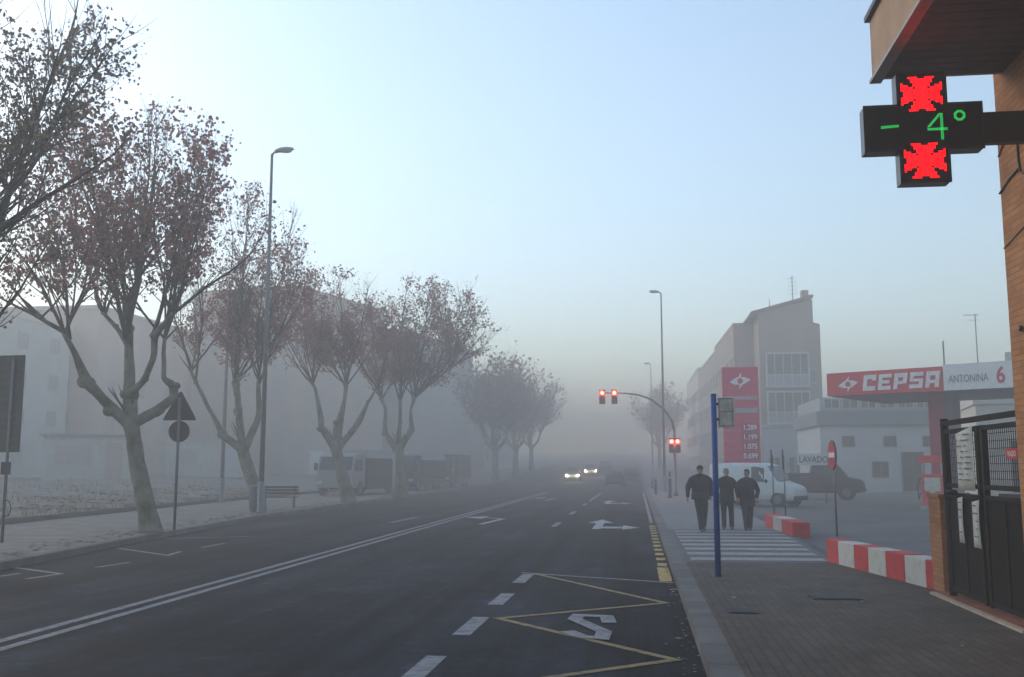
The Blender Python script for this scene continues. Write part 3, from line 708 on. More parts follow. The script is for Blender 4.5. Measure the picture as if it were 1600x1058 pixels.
# ------------------------------------------------------------------ traffic lights
M_lensred = mat('red_lens', (.6, .02, .02), .3, emit=(1, .07, .05), es=7)
M_lensoff = mat('dark_lens', (.03, .03, .02), .3)
M_hous = mat('signal_housing', (.05, .03, .035), .6)
tl = thing('traffic_light', 'traffic light with curved arm over the road and four red lamps lit', 'traffic light', (2.25, 60, 0))
MB().tube([(0, 0, 0), (0, 0, .25), (0, 0, .3), (0, 0, 3.9)], [.16, .14, .09, .08], 14).build('pole', M_galv, tl)
MB().tube([(0, 0, 3.8), (-.12, 0, 4.4), (-.55, 0, 5.1), (-1.3, 0, 5.7), (-2.1, 0, 6.0), (-2.9, 0, 6.1), (-4.35, 0, 6.12)], [.075, .07, .065, .055, .05, .045, .04], 10).build('arm', M_galv, tl)
def head(x, z, wd=.34):
    h = MB(); h.box(x - wd / 2, x + wd / 2, -.1, .12, z - .66, z + .2); ho = h.build('signal_head', M_hous, tl, .02)
    for k in range(3):
        zz = z - k * .29
        MB().tube([(x, -.135, zz), (x, -.102, zz)], .125 if k == 0 else .105, 20).build('lens', M_lensred if k == 0 else M_lensoff, ho)
        vz = MB(); rs = []
        for yy in (-.1, -.34):
            rs.append([(x + math.cos(a) * .135, yy, zz + math.sin(a) * .135) for a in [R(-10 + 200 * i / 12) for i in range(13)]])
        vz.rings(rs, cap=False, closed=False).build('visor', M_hous, ho)
    ld = bpy.data.lights.new('lamp_glow', 'POINT'); ld.energy = 50; ld.color = (1, .08, .05); ld.shadow_soft_size = .06
    lo = bpy.data.objects.new('lamp_glow', ld); col.objects.link(lo); lo.parent = ho; lo.location = (x, -.3, z)
head(-4.25, 6.12, .36); head(-3.52, 6.12, .36); head(-.173, 3.2); head(.173, 3.2)
t = thing('kerb_bollard', 'short dark post with pale caps on the right pavement before the traffic light', 'bollard', (G(1047, 778).x, G(1047, 778).y, 0))
MB().tube([(0, 0, 0), (0, 0, .06), (0, 0, .07), (0, 0, 1.05)], [.16, .15, .09, .085], 12).build('post', M_dark, t)
MB().tube([(0, 0, 1.05), (0, 0, 1.15)], [.12, .12], 14).build('lower_cap', M_frame, t)
MB().tube([(0, 0, 1.15), (0, 0, 1.42)], [.05, .05], 10).build('neck', M_dark, t)
MB().tube([(0, 0, 1.42), (0, 0, 1.48), (0, 0, 1.52)], [.18, .2, .08], 16).build('upper_cap', M_frame, t)
for i, (x, y) in enumerate(((1.15, 63), (1.3, 74), (1.2, 80))):
    t = thing('low_bollard', ['low dark bollard at the kerb left of the traffic light pole', 'low dark bollard farther along the right kerb', 'farthest low dark bollard on the right kerb'][i], 'bollard', (x, y, rise(y)), 0, 'low bollards on the right kerb')
    MB().tube([(0, 0, 0), (0, 0, .8), (0, 0, .86), (0, 0, .9)], [.07, .06, .07, .03], 12).build('post', M_dark, t)
    MB().tube([(0, 0, .7), (0, 0, .76)], .066, 12).build('band', M_frame, t)

# ------------------------------------------------------------------ brick shop building on the right, overhang, pharmacy cross
M_brick = brick_mat('orange_brick', (.50, .22, .085), (.38, .15, .06), (.28, .17, .10), .25, .065, .008, 'walls', .7)
sh = thing('brick_building', 'orange brick building with a boarded overhang at the right edge', 'building', (3.9, 10.86, 0))
mb = MB(); mb.box(0, 14, -26, 0, -.3, 13); mb.build('wall', M_brick, sh)
M_ply = mat('fascia_panel', (.36, .22, .13), .75, var=.12, scale=1.5)
mb = MB(); mb.box(-1.31, -1.23, -16, -.26, 5.80, 6.46); mb.build('fascia', M_ply, sh)
mb = MB(); mb.box(-1.31, -.003, -.258, -.2, 5.80, 6.46); mb.build('fascia', M_ply, sh)
mb = MB(); mb.box(-1.34, -1.22, -16, -.19, 5.76, 5.797); mb.build('drip_edge', mat('drip_metal', (.22, .2, .18), .5, .5), sh)
mb = MB(); mb.box(-1.36, -.003, -16, -.17, 6.463, 6.52); mb.build('coping', M_dark, sh)
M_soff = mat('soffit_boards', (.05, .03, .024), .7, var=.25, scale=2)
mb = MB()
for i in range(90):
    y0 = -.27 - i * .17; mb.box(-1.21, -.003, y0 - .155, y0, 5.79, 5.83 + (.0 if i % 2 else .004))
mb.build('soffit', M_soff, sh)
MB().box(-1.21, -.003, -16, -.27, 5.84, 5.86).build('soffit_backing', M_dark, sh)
MB().box(-1.2, -.003, -16, -.3, 6.0, 6.4).build('slab', mat('slab', (.2, .19, .18), .9), sh)
# cables on the wall
mb = MB()
mb.tube([(-.012, -.55, 5.1), (-.012, -.56, 4.72), (-.012, -.6, 4.6), (-.012, -1.3, 4.45)], .012, 6)
mb.tube([(-.012, -.0, 4.55), (-.012, -.3, 4.63), (-.012, -.58, 4.66)], .012, 6)
mb.tube([(-.01, -.01, 3.95), (-.01, -.6, 4.05), (-.01, -1.3, 4.0)], .006, 6)
mb.tube([(-.01, -.02, 4.95), (-.01, -.3, 5.1), (-.01, -.6, 5.12)], .008, 6)
mb.build('cable', M_blackpl, sh)
MB().ell((-.02, -.35, 3.05), .02, .03, .035).build('wall_fixing', M_blackpl, sh)

cr_ = thing('pharmacy_cross', 'black electronic pharmacy cross showing minus 4 degrees in green between red crosses', 'sign', (2.885, 10.05, 5.015))
A, Bh = .565, .235
poly = [(-A, -Bh), (-Bh, -Bh), (-Bh, -A), (Bh, -A), (Bh, -Bh), (A, -Bh), (A, Bh), (Bh, Bh), (Bh, A), (-Bh, A), (-Bh, Bh), (-A, Bh)]
MB().prism(poly, -.09, .09, 'xz').build('housing', mat('cross_black', (.010, .011, .012), .35, spec=.5), cr_)
MB().prism([(x * .985, z * .985) for x, z in poly], -.094, -.0905, 'xz').build('screen', mat('cross_screen', (.004, .004, .005), .25), cr_)
mb = MB()
for (x0, z0), (x1, z1) in zip(poly, poly[1:] + poly[:1]):
    xa, xb, za, zb_ = min(x0, x1), max(x0, x1), min(z0, z1), max(z0, z1)
    mb.box(xa - .008, xb + .008, -.100, -.0945, za - .008, zb_ + .008)
mb.build('rim', mat('cross_rim', (.03, .03, .032), .4, .5), cr_)
MB().box(A + .002, 1.01, .0, .1, -.155, .16).build('mounting_arm', M_blackpl, cr_)
M_ledr = mat('led_red', (.5, 0, 0), .5, emit=(1, .0, .004), es=2.0, var=0)
M_ledg = mat('led_green', (0, .3, .05), .5, emit=(.01, .55, .09), es=.55, var=0)
N = 17; cell = .40 / N
for cz in (.345, -.345):
    led = MB()
    for i in range(N):
        for j in range(N):
            u = (i + .5) / N * 2 - 1; v = (j + .5) / N * 2 - 1; au, av = abs(u), abs(v)
            mx_, mn_ = max(au, av), min(au, av)
            on = mn_ < .20 + .42 * mx_ and not (mx_ > .9 and mn_ < .12)
            if on:
                x, z = u * .2, cz + v * .18; s = cell * .37
                led.quad([(x - s, -.0960, z - s), (x + s, -.0960, z - s), (x + s, -.0960, z + s), (x - s, -.0960, z + s)])
    led.build('red_led_cross', M_ledr, cr_)
led = MB()
def dots(pts, sp=.0125):
    for (x0, z0), (x1, z1) in zip(pts, pts[1:]):
        n = max(1, int(math.hypot(x1 - x0, z1 - z0) / sp))
        for i in range(n + 1):
            f = i / n; x, z = x0 + (x1 - x0) * f, z0 + (z1 - z0) * f; s = .0052
            led.quad([(x - s, -.0964, z - s), (x + s, -.0964, z - s), (x + s, -.0964, z + s), (x - s, -.0964, z + s)])
for dz in (-.007, .007): dots([(-.40, .01 + dz), (-.24, .02 + dz)])
led.build('minus_leds', M_ledg, cr_); led = MB()
for dx in (0, .014): dots([(.17 + dx, -.13), (.17 + dx, .13)])
dots([(.17, .13), (.155, .13), (.075 - .03, .0)]); dots([(.155, .11), (.06, .0)]); 
for dz in (0, -.014): dots([(.045, -.02 + dz), (.225, -.02 + dz)])
led.build('digit_leds', M_ledg, cr_); led = MB()
for rr in (.052, .038): dots([(.35 + rr * math.cos(R(22.5 + 45 * k)), .105 + rr * math.sin(R(22.5 + 45 * k))) for k in range(9)])
led.build('degree_leds', M_ledg, cr_)

# ------------------------------------------------------------------ gate, pier, threshold
pier = thing('brick_pier', 'short orange brick pier between the barrier and the dark gate', 'pier', (4.0, 14.02, 0))
MB().box(0, .36, -.02, .5, -.1, 1.25).build('shaft', M_brick, pier)
MB().box(-.02, .38, -.04, .52, 1.252, 1.3).build('cap', mat('brick_cap', (.3, .14, .07), .8, bump=.3), pier)
M_gate = mat('gate_metal', (.010, .011, .010), .7, .0, bump=.15, spec=.15)
M_gate2 = mat('gate_sheet', (.009, .010, .0095), .8, .0, var=.25, scale=3, spec=.1)
gt = thing('metal_gate', 'tall dark metal gate with mesh top and paper notices at the right', 'gate', (3.98, 13.55, .02))
def gy(a): return -a       # distance along the gate towards the camera
leafs_ = [(0, 1.32), (1.40, 2.68)]
MB().box(-.04, .04, -.04, .04, 0, 2.26).build('gate_post', M_gate, gt)
MB().box(-.035, .035, -2.7, 0, 2.17, 2.23).build('top_rail', M_gate, gt)
for a0, a1 in leafs_:
    lf_ = MB(); 
    for a in (a0 + .05, a1 - .05): lf_.box(-.03, .03, gy(a) - .035, gy(a) + .035, .06, 2.12)
    for z in (.08, 1.26, 1.38, 2.06): lf_.box(-.026, .026, gy(a1), gy(a0), z, z + .055)
    mid = (a0 + a1) / 2; lf_.box(-.024, .024, gy(mid) - .025, gy(mid) + .025, .1, 1.26)
    lo = lf_.build('gate_leaf', M_gate, gt)
    MB().box(-.006, .006, gy(a1) + .06, gy(a0) - .06, .12, 1.27).build('sheet_panel', M_gate2, lo)
    ms = MB()
    n = int((a1 - a0) / .06)
    for i in range(1, n): y = gy(a0 + (a1 - a0) * i / n); ms.box(-.003, .003, y - .003, y + .003, 1.42, 2.07)
    for i in range(1, 8): z = 1.42 + i * .085; ms.box(-.0035, .0035, gy(a1), gy(a0), z - .003, z + .003)
    ms.build('mesh_panel', M_gate, lo)
mb = MB(); mb.tube([(-.05, -1.0, 1.32), (-.09, -1.0, 1.32), (-.09, -1.5, 1.30), (-.05, -1.5, 1.30)], .014, 8); mb.build('bolt', M_gate, gt)
MB().tube([(-.045, -.25, 1.33), (-.075, -.25, 1.33), (-.075, -.55, 1.33)], .03, 8).build('lock_bar', M_gate, gt)
M_paper = mat('paper', (.52, .51, .46), .9, var=.08, scale=4)
M_ink = mat('ink', (.12, .12, .12), .9)
def notice(label, a, z0, z1, wd, name='paper_notice', tilt=0.0, lines=8, seed=1):
    t = thing(name, label, 'notice', (3.98 - .042, 13.55 - a, .02 + z0), 0, 'paper notices tied to the gate')
    h = z1 - z0; mb = MB(); rs = []
    for i in range(6):
        f = i / 5; rs.append([(-.004 - .012 * math.sin(f * 3.1), -wd / 2 - tilt * (1 - f), h * f), (-.004, wd / 2 - tilt * (1 - f), h * f - (.06 if i == 5 else 0) * wd / .5)])
    mb.rings(rs, cap=False, closed=False); o = mb.build('sheet', M_paper, t)
    sm = o.modifiers.new('thick', 'SOLIDIFY'); sm.thickness = .003
    rr = random.Random(seed); mb = MB()
    for k in range(lines):
        z = h * (.88 - .8 * k / lines); y = wd * .42
        while y > -wd * .42:
            l = rr.uniform(.03, .09)
            if rr.random() < .65: mb.box(-.028, -.0235, max(y - l, -wd * .43), y, z - .008, z + .006)
            y -= l + .02
    mb.build('writing', M_ink, t)
    return t
notice('large pale paper notice hanging on the mesh of the far gate leaf', .90, 1.36, 2.12, .62, seed=2, lines=9)
notice('narrow pale paper strip on the gate below the big notice, farther one', .62, .72, 1.28, .2, tilt=.0, lines=5, seed=3)
notice('narrow pale paper strip on the gate below the big notice, nearer one', 1.18, .70, 1.26, .26, tilt=.0, lines=5, seed=4)
t = thing('gate_plate', 'small red plate with white letters on the near gate leaf', 'sign', (3.94, 13.55 - 2.42, 1.80))
MB().box(-.008, .0, -.17, .17, -.055, .055).build('plate', M_red, t)
text_mesh('lettering', 'VADO', .085, M_white, t, (-.0095, .115, -.03), (R(90), 0, R(-90)), .001)
th = thing('gate_step', 'terracotta step with a pale edge running below the dark gate', 'step', (3.84, 14.0, 0))
MB().box(.035, .5, -3.2, 0, -.1, .035).build('tiles', brick_mat('terracotta', (.33, .11, .06), (.26, .09, .05), (.15, .08, .05), .3, .3, .006, 'yx', .3), th)
MB().box(-.03, .033, -3.2, 0, -.1, .032).build('edge', mat('step_edge', (.42, .33, .24), .8), th)
# yard behind the gate: dark corner wall
tag(MB().box(5.6, 5.8, 8.9 + 2, 16.5, -.2, 1.25).build('yard_wall', mat('yard_wall', (.03, .028, .026), .9)), 'dark low yard wall just behind the metal gate', 'wall')

# ------------------------------------------------------------------ petrol station
c0, c1 = Vector((8.56, 46.0)), Vector((15.9, 41.1))
dv = (c1 - c0).normalized(); ca = math.atan2(dv.y, dv.x); CL = 13.5
cn = thing('station_canopy', 'petrol station canopy with a red lettered fascia and white end', 'canopy', (c0.x, c0.y, 0), ca)
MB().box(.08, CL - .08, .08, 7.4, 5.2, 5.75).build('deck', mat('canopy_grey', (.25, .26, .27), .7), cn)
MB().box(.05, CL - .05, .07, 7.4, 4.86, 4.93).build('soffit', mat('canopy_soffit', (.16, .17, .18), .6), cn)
M_cred = mat('canopy_red', (.66, .035, .05), .5, var=.08)
rl = (G(1, 1) and 5.0)
MB().box(0, 5.02, 0, .06, 4.84, 5.86).build('red_fascia', M_cred, cn)
MB().box(0, .06, .062, 7.4, 4.84, 5.86).build('side_fascia', M_cred, cn)
MB().box(5.05, CL, 0, .06, 4.84, 5.92).build('white_fascia', mat('canopy_white', (.80, .79, .77), .6, var=.05), cn)
MB().box(7.4, CL, .3, 5, 5.93, 6.3).build('upper_box', mat('canopy_box', (.5, .5, .5), .7), cn)
LET = {'C': [(0, 0, 1, .28), (0, .28, .3, .74), (0, .74, 1, 1), (.7, .62, 1, .74)], 'E': [(0, 0, 1, .24), (0, .24, .3, .76), (0, .76, 1, 1), (.3, .4, .85, .6)],
       'P': [(0, 0, .3, .74), (0, .74, 1, 1), (.7, .34, 1, .74), (.3, .3, .7, .5)], 'S': [(0, 0, 1, .24), (.7, .24, 1, .42), (0, .42, 1, .6), (0, .6, .3, .76), (0, .76, 1, 1)],
       'A': [(0, 0, .3, .74), (0, .74, 1, 1), (.7, 0, 1, .74), (.3, .26, .7, .46)]}
for k_, ch in enumerate('CEPSA'):
    lb_ = MB(); x0_ = 1.62 + k_ * .67
    for a, b_, c_, d_ in LET[ch]:
        e_ = .0004 * len(lb_.f)
        lb_.box(x0_ + a * .55, x0_ + c_ * .55, -.035 - e_, -.003, 5.0 + b_ * .68, 5.0 + d_ * .68, M=Matrix.Shear('XZ', 4, (.0, .0)) if False else None)
    lb_.v = [(x + (z - 5.0) * .14, y, z) for x, y, z in lb_.v]
    lb_.build('brand_letter', mat('letter_white', (.8, .78, .76), .5), cn)
def emblem(cx, cz, s, parent, m, y=-.02):
    mb = MB()
    def pr(pts, k): mb.prism([(cx + e * s, cz + f * s * .8) for e, f in pts], y - .003 * k, y + .012, 'xz')
    pr([(-.95, -.16), (-.45, -.42), (-.05, -.42), (-.1, -.95), (.2, -.42), (.45, -.3), (.95, .16), (.45, .42), (.05, .42), (.12, .95), (-.2, .42), (-.45, .3)], 0)
    return mb.build('emblem', m, parent)
emblem(.98, 5.33, .48, cn, MATS['letter_white'])
MB().tube([(.98, -.036, 5.33), (.98, -.03, 5.33)], .13, 6, smooth=False).build('emblem_core', M_cred, cn)
text_mesh('side_lettering', 'ANTONINA', .44, mat('letter_grey', (.2, .2, .21), .6), cn, (5.25, -.008, 5.16), (R(90), 0, 0), .006, (.66, 1))
text_mesh('side_emblem', '6', .92, mat('emblem_red', (.55, .05, .07), .6), cn, (7.1, -.008, 5.06), (R(90), 0, 0), .006, (.75, 1), .02)
pc = P(1493, 700, 44.2)
pi_ = thing('canopy_pillar', 'square canopy pillar with a red side under the station roof', 'pillar', (pc.x, 45.4, -.05), ca)
MB().box(-.5, .5, -.5, .5, 0, 4.9).build('shaft', mat('pillar_grey', (.16, .15, .17), .6), pi_)
MB().box(-.52, .1, -.52, -.503, 0, 4.9).build('red_cladding', mat('pillar_red', (.38, .03, .06), .6), pi_)
MB().box(-.53, .53, -.53, .53, 0, .25).build('plinth', M_dark, pi_)
# fuel pump
q = P(1459, 780, 43)
fp = thing('fuel_pump', 'red fuel pump with a pale display left of the dark gate', 'fuel pump', (q.x, 43, -.05), R(-20))
MB().box(-.5, .5, -.4, .4, 0, .16).build('plinth', mat('plinth_conc', (.3, .3, .3), .9), fp, .02)
MB().box(-.42, .42, -.26, .26, .16, 1.45).build('cabinet', M_cred, fp, .04)
MB().box(-.3, .3, -.275, -.262, .75, 1.3).build('display', mat('pump_pale', (.55, .6, .5), .5), fp)
MB().box(-.12, .1, -.29, -.277, .6, .95).build('dial', mat('pump_cream', (.6, .55, .4), .5), fp)
for s in (-.36, .36): MB().cyl(s, 0, 1.45, 1.95, .03, 8).build('upright', M_frame, fp)
MB().box(-.5, .5, -.15, .15, 1.9, 2.2).build('header', M_cred, fp, .02)
for s in (-.46, .46):
    MB().tube([(s, -.1, 1.3), (s * 1.25, -.25, 1.0), (s * 1.15, -.3, .4), (s, -.25, .7)], .02, 8).build('hose', M_rubber, fp)
# price totem
q = P(1160, 722, 50)
tt = thing('price_totem', 'tall red petrol price totem with white emblem and numbers behind the van', 'sign', (q.x, 50, -.05), R(-4))
M_tred = mat('totem_red', (.62, .05, .11), .5, var=.1)
MB().box(-.88, .88, -.15, .15, .25, 6.65).build('body', M_tred, tt, .03)
MB().box(-.7, .7, -.12, .12, 0, .25).build('foot', M_dark, tt)
emblem(0, 5.95, .55, tt, mat('totem_white', (.85, .82, .82), .6), -.165)
MB().tube([(0, -.182, 5.95), (0, -.176, 5.95)], .15, 6, smooth=False).build('emblem_core', M_tred, tt)
MB().box(-.8, .8, -.162, -.152, 5.02, 5.2).build('pale_band', mat('totem_band', (.52, .35, .38), .6), tt)
MB().box(-.8, .8, -.162, -.152, 4.36, 4.62).build('grey_band', mat('totem_grey', (.4, .4, .4), .6), tt)
for k, s in enumerate(('1.289', '1.199', '1.075', '0.699')):
    z = 3.52 - k * .46; MB().box(.02, .8, -.16, -.152, z - .04, z + .34).build('number_panel', mat('totem_dark', (.36, .04, .08), .5), tt)
    text_mesh('price', s, .36, MATS['totem_white'], tt, (.06, -.168, z + .02), (R(90), 0, 0), .004, (.85, 1), .008)
for k in range(5): MB().box(-.84, .84, -.158, -.152, 1.0 + .46 * k + .66, 1.02 + .46 * k + .66).build('divider', MATS['totem_band'], tt)
# banner
q0, q1 = P(1245, 709, 48), P(1293, 727, 48)
bn = thing('white_banner', 'white lettered banner board standing above the dark pickup bed', 'banner', (q0.x, 48, 0))
bw_ = q1.x - q0.x
MB().box(0, bw_, -.02, .02, q1.z, q0.z).build('board', M_white, bn)
text_mesh('lettering', 'LAVADO', .40, mat('banner_ink', (.06, .06, .07), .7), bn, (.08, -.026, q1.z + .13), (R(90), 0, 0), .004, (.83, 1), .004)
for x in (.1, bw_ - .1): MB().cyl(x, .04, 0, q0.z, .025, 8).build('post', M_galv, bn)

# ------------------------------------------------------------------ vehicles
def vehicle(name, label, cat, loc, rz, stations, wheels, m, wr=.32, glass=None, lights=None, group=None, w_in=.0, headlit=False, tail=False):
    """stations: (x, zb, zbelt, zroof, wbelt, wroof), front at +x. glass: list of (x0,x1) spans on the sides"""
    t = thing(name, label, cat, loc, rz, group)
    st = stations
    def sec(s):
        x, zb, zl, zr, wb, wr_ = s
        pts = [(wb * .90, zb), (wb * .985, zb + .12), (wb, zb + (zl - zb) * .55), (wb * .975, zl)]
        if zr - zl > .15: pts += [(wr_ + (wb - wr_) * .12, zl + (zr - zl) * .82), (wr_ * .90, zr - .015), (wr_ * .45, zr)]
        else: pts += [(wb * .93, zl + (zr - zl) * .5), (wb * .8, zr - .005), (wb * .4, zr)]
        return [Vector((x, y, z)) for y, z in pts] + [Vector((x, -y, z)) for y, z in reversed(pts)]
    mb = MB(); mb.rings([sec(s) for s in st], True); body = mb.build('body', m, t, 0)
    def at(x):
        for a, b in zip(st, st[1:]):
            if a[0] <= x <= b[0]:
                f = (x - a[0]) / (b[0] - a[0]) if b[0] > a[0] else 0
                return [a[i] + (b[i] - a[i]) * f for i in range(6)]
        return list(st[-1] if x > st[-1][0] else st[0])
    for s in (1, -1):
        for x0, x1 in (glass or []):
            g_ = MB(); rs = []
            for i in range(5):
                xx = x0 + (x1 - x0) * i / 4; a = at(xx); hgt = a[3] - a[2]
                lo, hi = a[2] + .05, a[2] + hgt * .80
                if hgt < .2: hi = lo + .02
                def yy(z): f = (z - a[2]) / max(.01, hgt * .82); return a[4] * .975 + (a[5] + (a[4] - a[5]) * .12 - a[4] * .975) * f + .008
                rs.append([(xx, s * yy(lo), lo), (xx, s * yy(hi), hi)])
            g_.rings(rs, cap=False, closed=False).build('side_window', M_glass, t)
    for x, y in wheels:
        wo = MB().tube([(x, y - .11, wr), (x, y + .11, wr)], wr, 24).build('wheel', M_rubber, t)
        sgn = 1 if y > 0 else -1
        MB().tube([(x, y + sgn * .105, wr), (x, y + sgn * .122, wr)], [wr * .62, wr * .55], 16).build('rim', M_galv, wo)
        MB().tube([(x, y + sgn * .02, wr + .02), (x, y + sgn * .075, wr + .02)], wr * 1.18, 24).build('wheel_arch', M_blackpl, t)
    return t, at
def quadpatch(t, name, pts, m): return MB().quad(pts).build(name, m, t)
M_vanw = mat('van_white', (.62, .66, .64), .4, var=.05, spec=.5)
van_st = [(-2.0, .35, 1.0, 1.75, .80, .72), (-1.97, .28, 1.02, 1.88, .84, .76), (-1.0, .24, 1.04, 1.93, .87, .78), (.35, .24, 1.04, 1.92, .87, .77), (.75, .24, 1.03, 1.82, .87, .74), (1.30, .24, 1.0, 1.10, .86, .70), (1.85, .26, .86, .92, .80, .68), (2.02, .36, .72, .76, .70, .6)]
q = P(1190, 792, 45)
van, at_ = vehicle('delivery_van', 'small white delivery van parked behind the three walking men', 'van', (q.x, 46.2, -.05), R(-32), van_st, [(1.32, .76), (1.32, -.76), (-1.3, .76), (-1.3, -.76)], M_vanw, .31, [(.1, .70)])
quadpatch(van, 'windscreen', [(.80, -.66, 1.75), (.80, .66, 1.75), (1.29, .74, 1.12), (1.29, -.74, 1.12)], M_glass).location = (.03, 0, .035)
for s in (1, -1):
    MB().ell((1.9, s * .60, .72), .08, .14, .1).build('headlight', M_frame, van)
    MB().ell((.85, s * .98, 1.12), .06, .1, .09).build('wing_mirror', M_blackpl, van)
    MB().box(-.02, -.005, s * .872, s * .884, .4, 1.7).build('door_seam', M_blackpl, van)
    MB().box(-1.9, -.05, s * .872, s * .886, .98, 1.02).build('side_rail', M_blackpl, van)
MB().box(1.98, 2.06, -.7, .7, .3, .48).build('bumper', M_blackpl, van, .02)
M_truckr = mat('pickup_maroon', (.055, .022, .03), .45, var=.2)
pk_st = [(-2.5, .5, 1.15, 1.2, .82, .8), (-2.45, .4, 1.18, 1.22, .86, .8), (-.1, .36, 1.18, 1.24, .88, .8), (.0, .36, 1.18, 1.85, .88, .70), (.15, .36, 1.18, 2.02, .88, .72), (1.0, .36, 1.17, 2.04, .88, .72), (1.35, .36, 1.15, 1.9, .88, .70), (1.85, .36, 1.12, 1.22, .87, .74), (2.55, .4, 1.02, 1.08, .82, .72), (2.72, .5, .85, .9, .72, .6)]
q = P(1300, 775, 55)
pk, _ = vehicle('pickup_truck', 'dark maroon pickup with a tall cab parked under the canopy sign', 'pickup', (q.x - .75, 56.5, -.05), R(-14), pk_st, [(1.8, .78), (1.8, -.78), (-1.6, .78), (-1.6, -.78)], M_truckr, .38, [(.2, .75), (.82, 1.5)])
quadpatch(pk, 'windscreen', [(1.33, -.66, 1.9), (1.33, .66, 1.9), (1.84, .76, 1.25), (1.84, -.76, 1.25)], mat('pale_glass', (.2, .22, .23), .1)).location = (.03, 0, .03)
for s in (1, -1): MB().ell((2.62, s * .62, .86), .08, .14, .09).build('headlight', M_frame, pk)
MB().box(2.6, 2.78, -.8, .8, .42, .6).build('bumper', M_dark, pk, .02)
MB().box(-2.2, -.1, -.75, .75, 1.225, 1.42).build('load_cover', mat('load_blue_grey', (.07, .08, .1), .7), pk, .04)
# cars on the road in the fog
car_st = [(-2.05, .42, .85, .92, .72, .6), (-1.98, .3, .92, 1.0, .82, .66), (-1.7, .25, .93, 1.15, .85, .62), (-1.2, .22, .94, 1.42, .87, .60), (-.2, .22, .93, 1.47, .88, .61), (.35, .22, .93, 1.40, .88, .60), (1.0, .22, .92, 1.0, .87, .66), (1.7, .24, .80, .86, .82, .66), (2.02, .36, .64, .68, .68, .55)]
def car(label, x, y, rz, m, lit=0.0, tail=False):
    c, _ = vehicle('car', label, 'car', (x, y, RD + rise(y)), rz, car_st, [(1.28, .76), (1.28, -.76), (-1.3, .76), (-1.3, -.76)], m, .31, [(-1.15, -.3), (-.22, .6)], group='cars out in the fog')
    quadpatch(c, 'windscreen', [(.38, -.55, 1.37), (.38, .55, 1.37), (.98, .72, 1.02), (.98, -.72, 1.02)], M_glass).location = (.03, 0, .03)
    quadpatch(c, 'rear_window', [(-1.22, -.55, 1.39), (-1.22, .55, 1.39), (-1.7, .66, 1.1), (-1.7, -.66, 1.1)], M_glass).location = (-.03, 0, .03)
    MB().box(1.96, 2.06, -.7, .7, .28, .44).build('bumper', M_blackpl, c, .02)
    for s in (1, -1):
        hm = mat('headlight_lit', (.9, .9, .85), .3, emit=(1, .88, .66), es=60) if lit else M_frame
        MB().ell((1.93, s * .60, .62), .06, .13 if lit else .12, .12 if lit else .08).build('headlight', hm, c)
        MB().ell((-1.98, s * .62, .78), .04, .13, .08).build('tail_light', mat('tail_red', (.25, .01, .01), .4), c)
        MB().ell((.75, s * .95, 1.0), .06, .1, .07).build('wing_mirror', M_blackpl, c)
        if lit:
            ld = bpy.data.lights.new('beam', 'POINT'); ld.energy = lit; ld.color = (1, .82, .55); ld.shadow_soft_size = .1
            lo = bpy.data.objects.new('beam', ld); col.objects.link(lo); lo.parent = c; lo.location = (2.25, s * .60, .62)
    return c
q = P(896, 740, 108); car('oncoming car with bright headlights, nearest to the centre line', q.x, 108, R(-90), mat('car_grey', (.1, .11, .12), .4), 80)
q = P(924, 732, 124); car('oncoming car with bright headlights following the nearest one', q.x, 124, R(-90), MATS['car_grey'], 60)
q = P(946, 725, 140); car('third oncoming car with dim headlights, deepest in the fog', q.x, 140, R(-90), MATS['car_grey'], 0)
car('dark car driving away in the right lane, nearer one of two', P(962, 745, 92).x, 92, R(90), mat('car_blue_black', (.02, .022, .035), .4))
car('dark car driving away at the kerb side, beside the other dark one', P(985, 740, 101).x, 101, R(90), MATS['car_blue_black'])
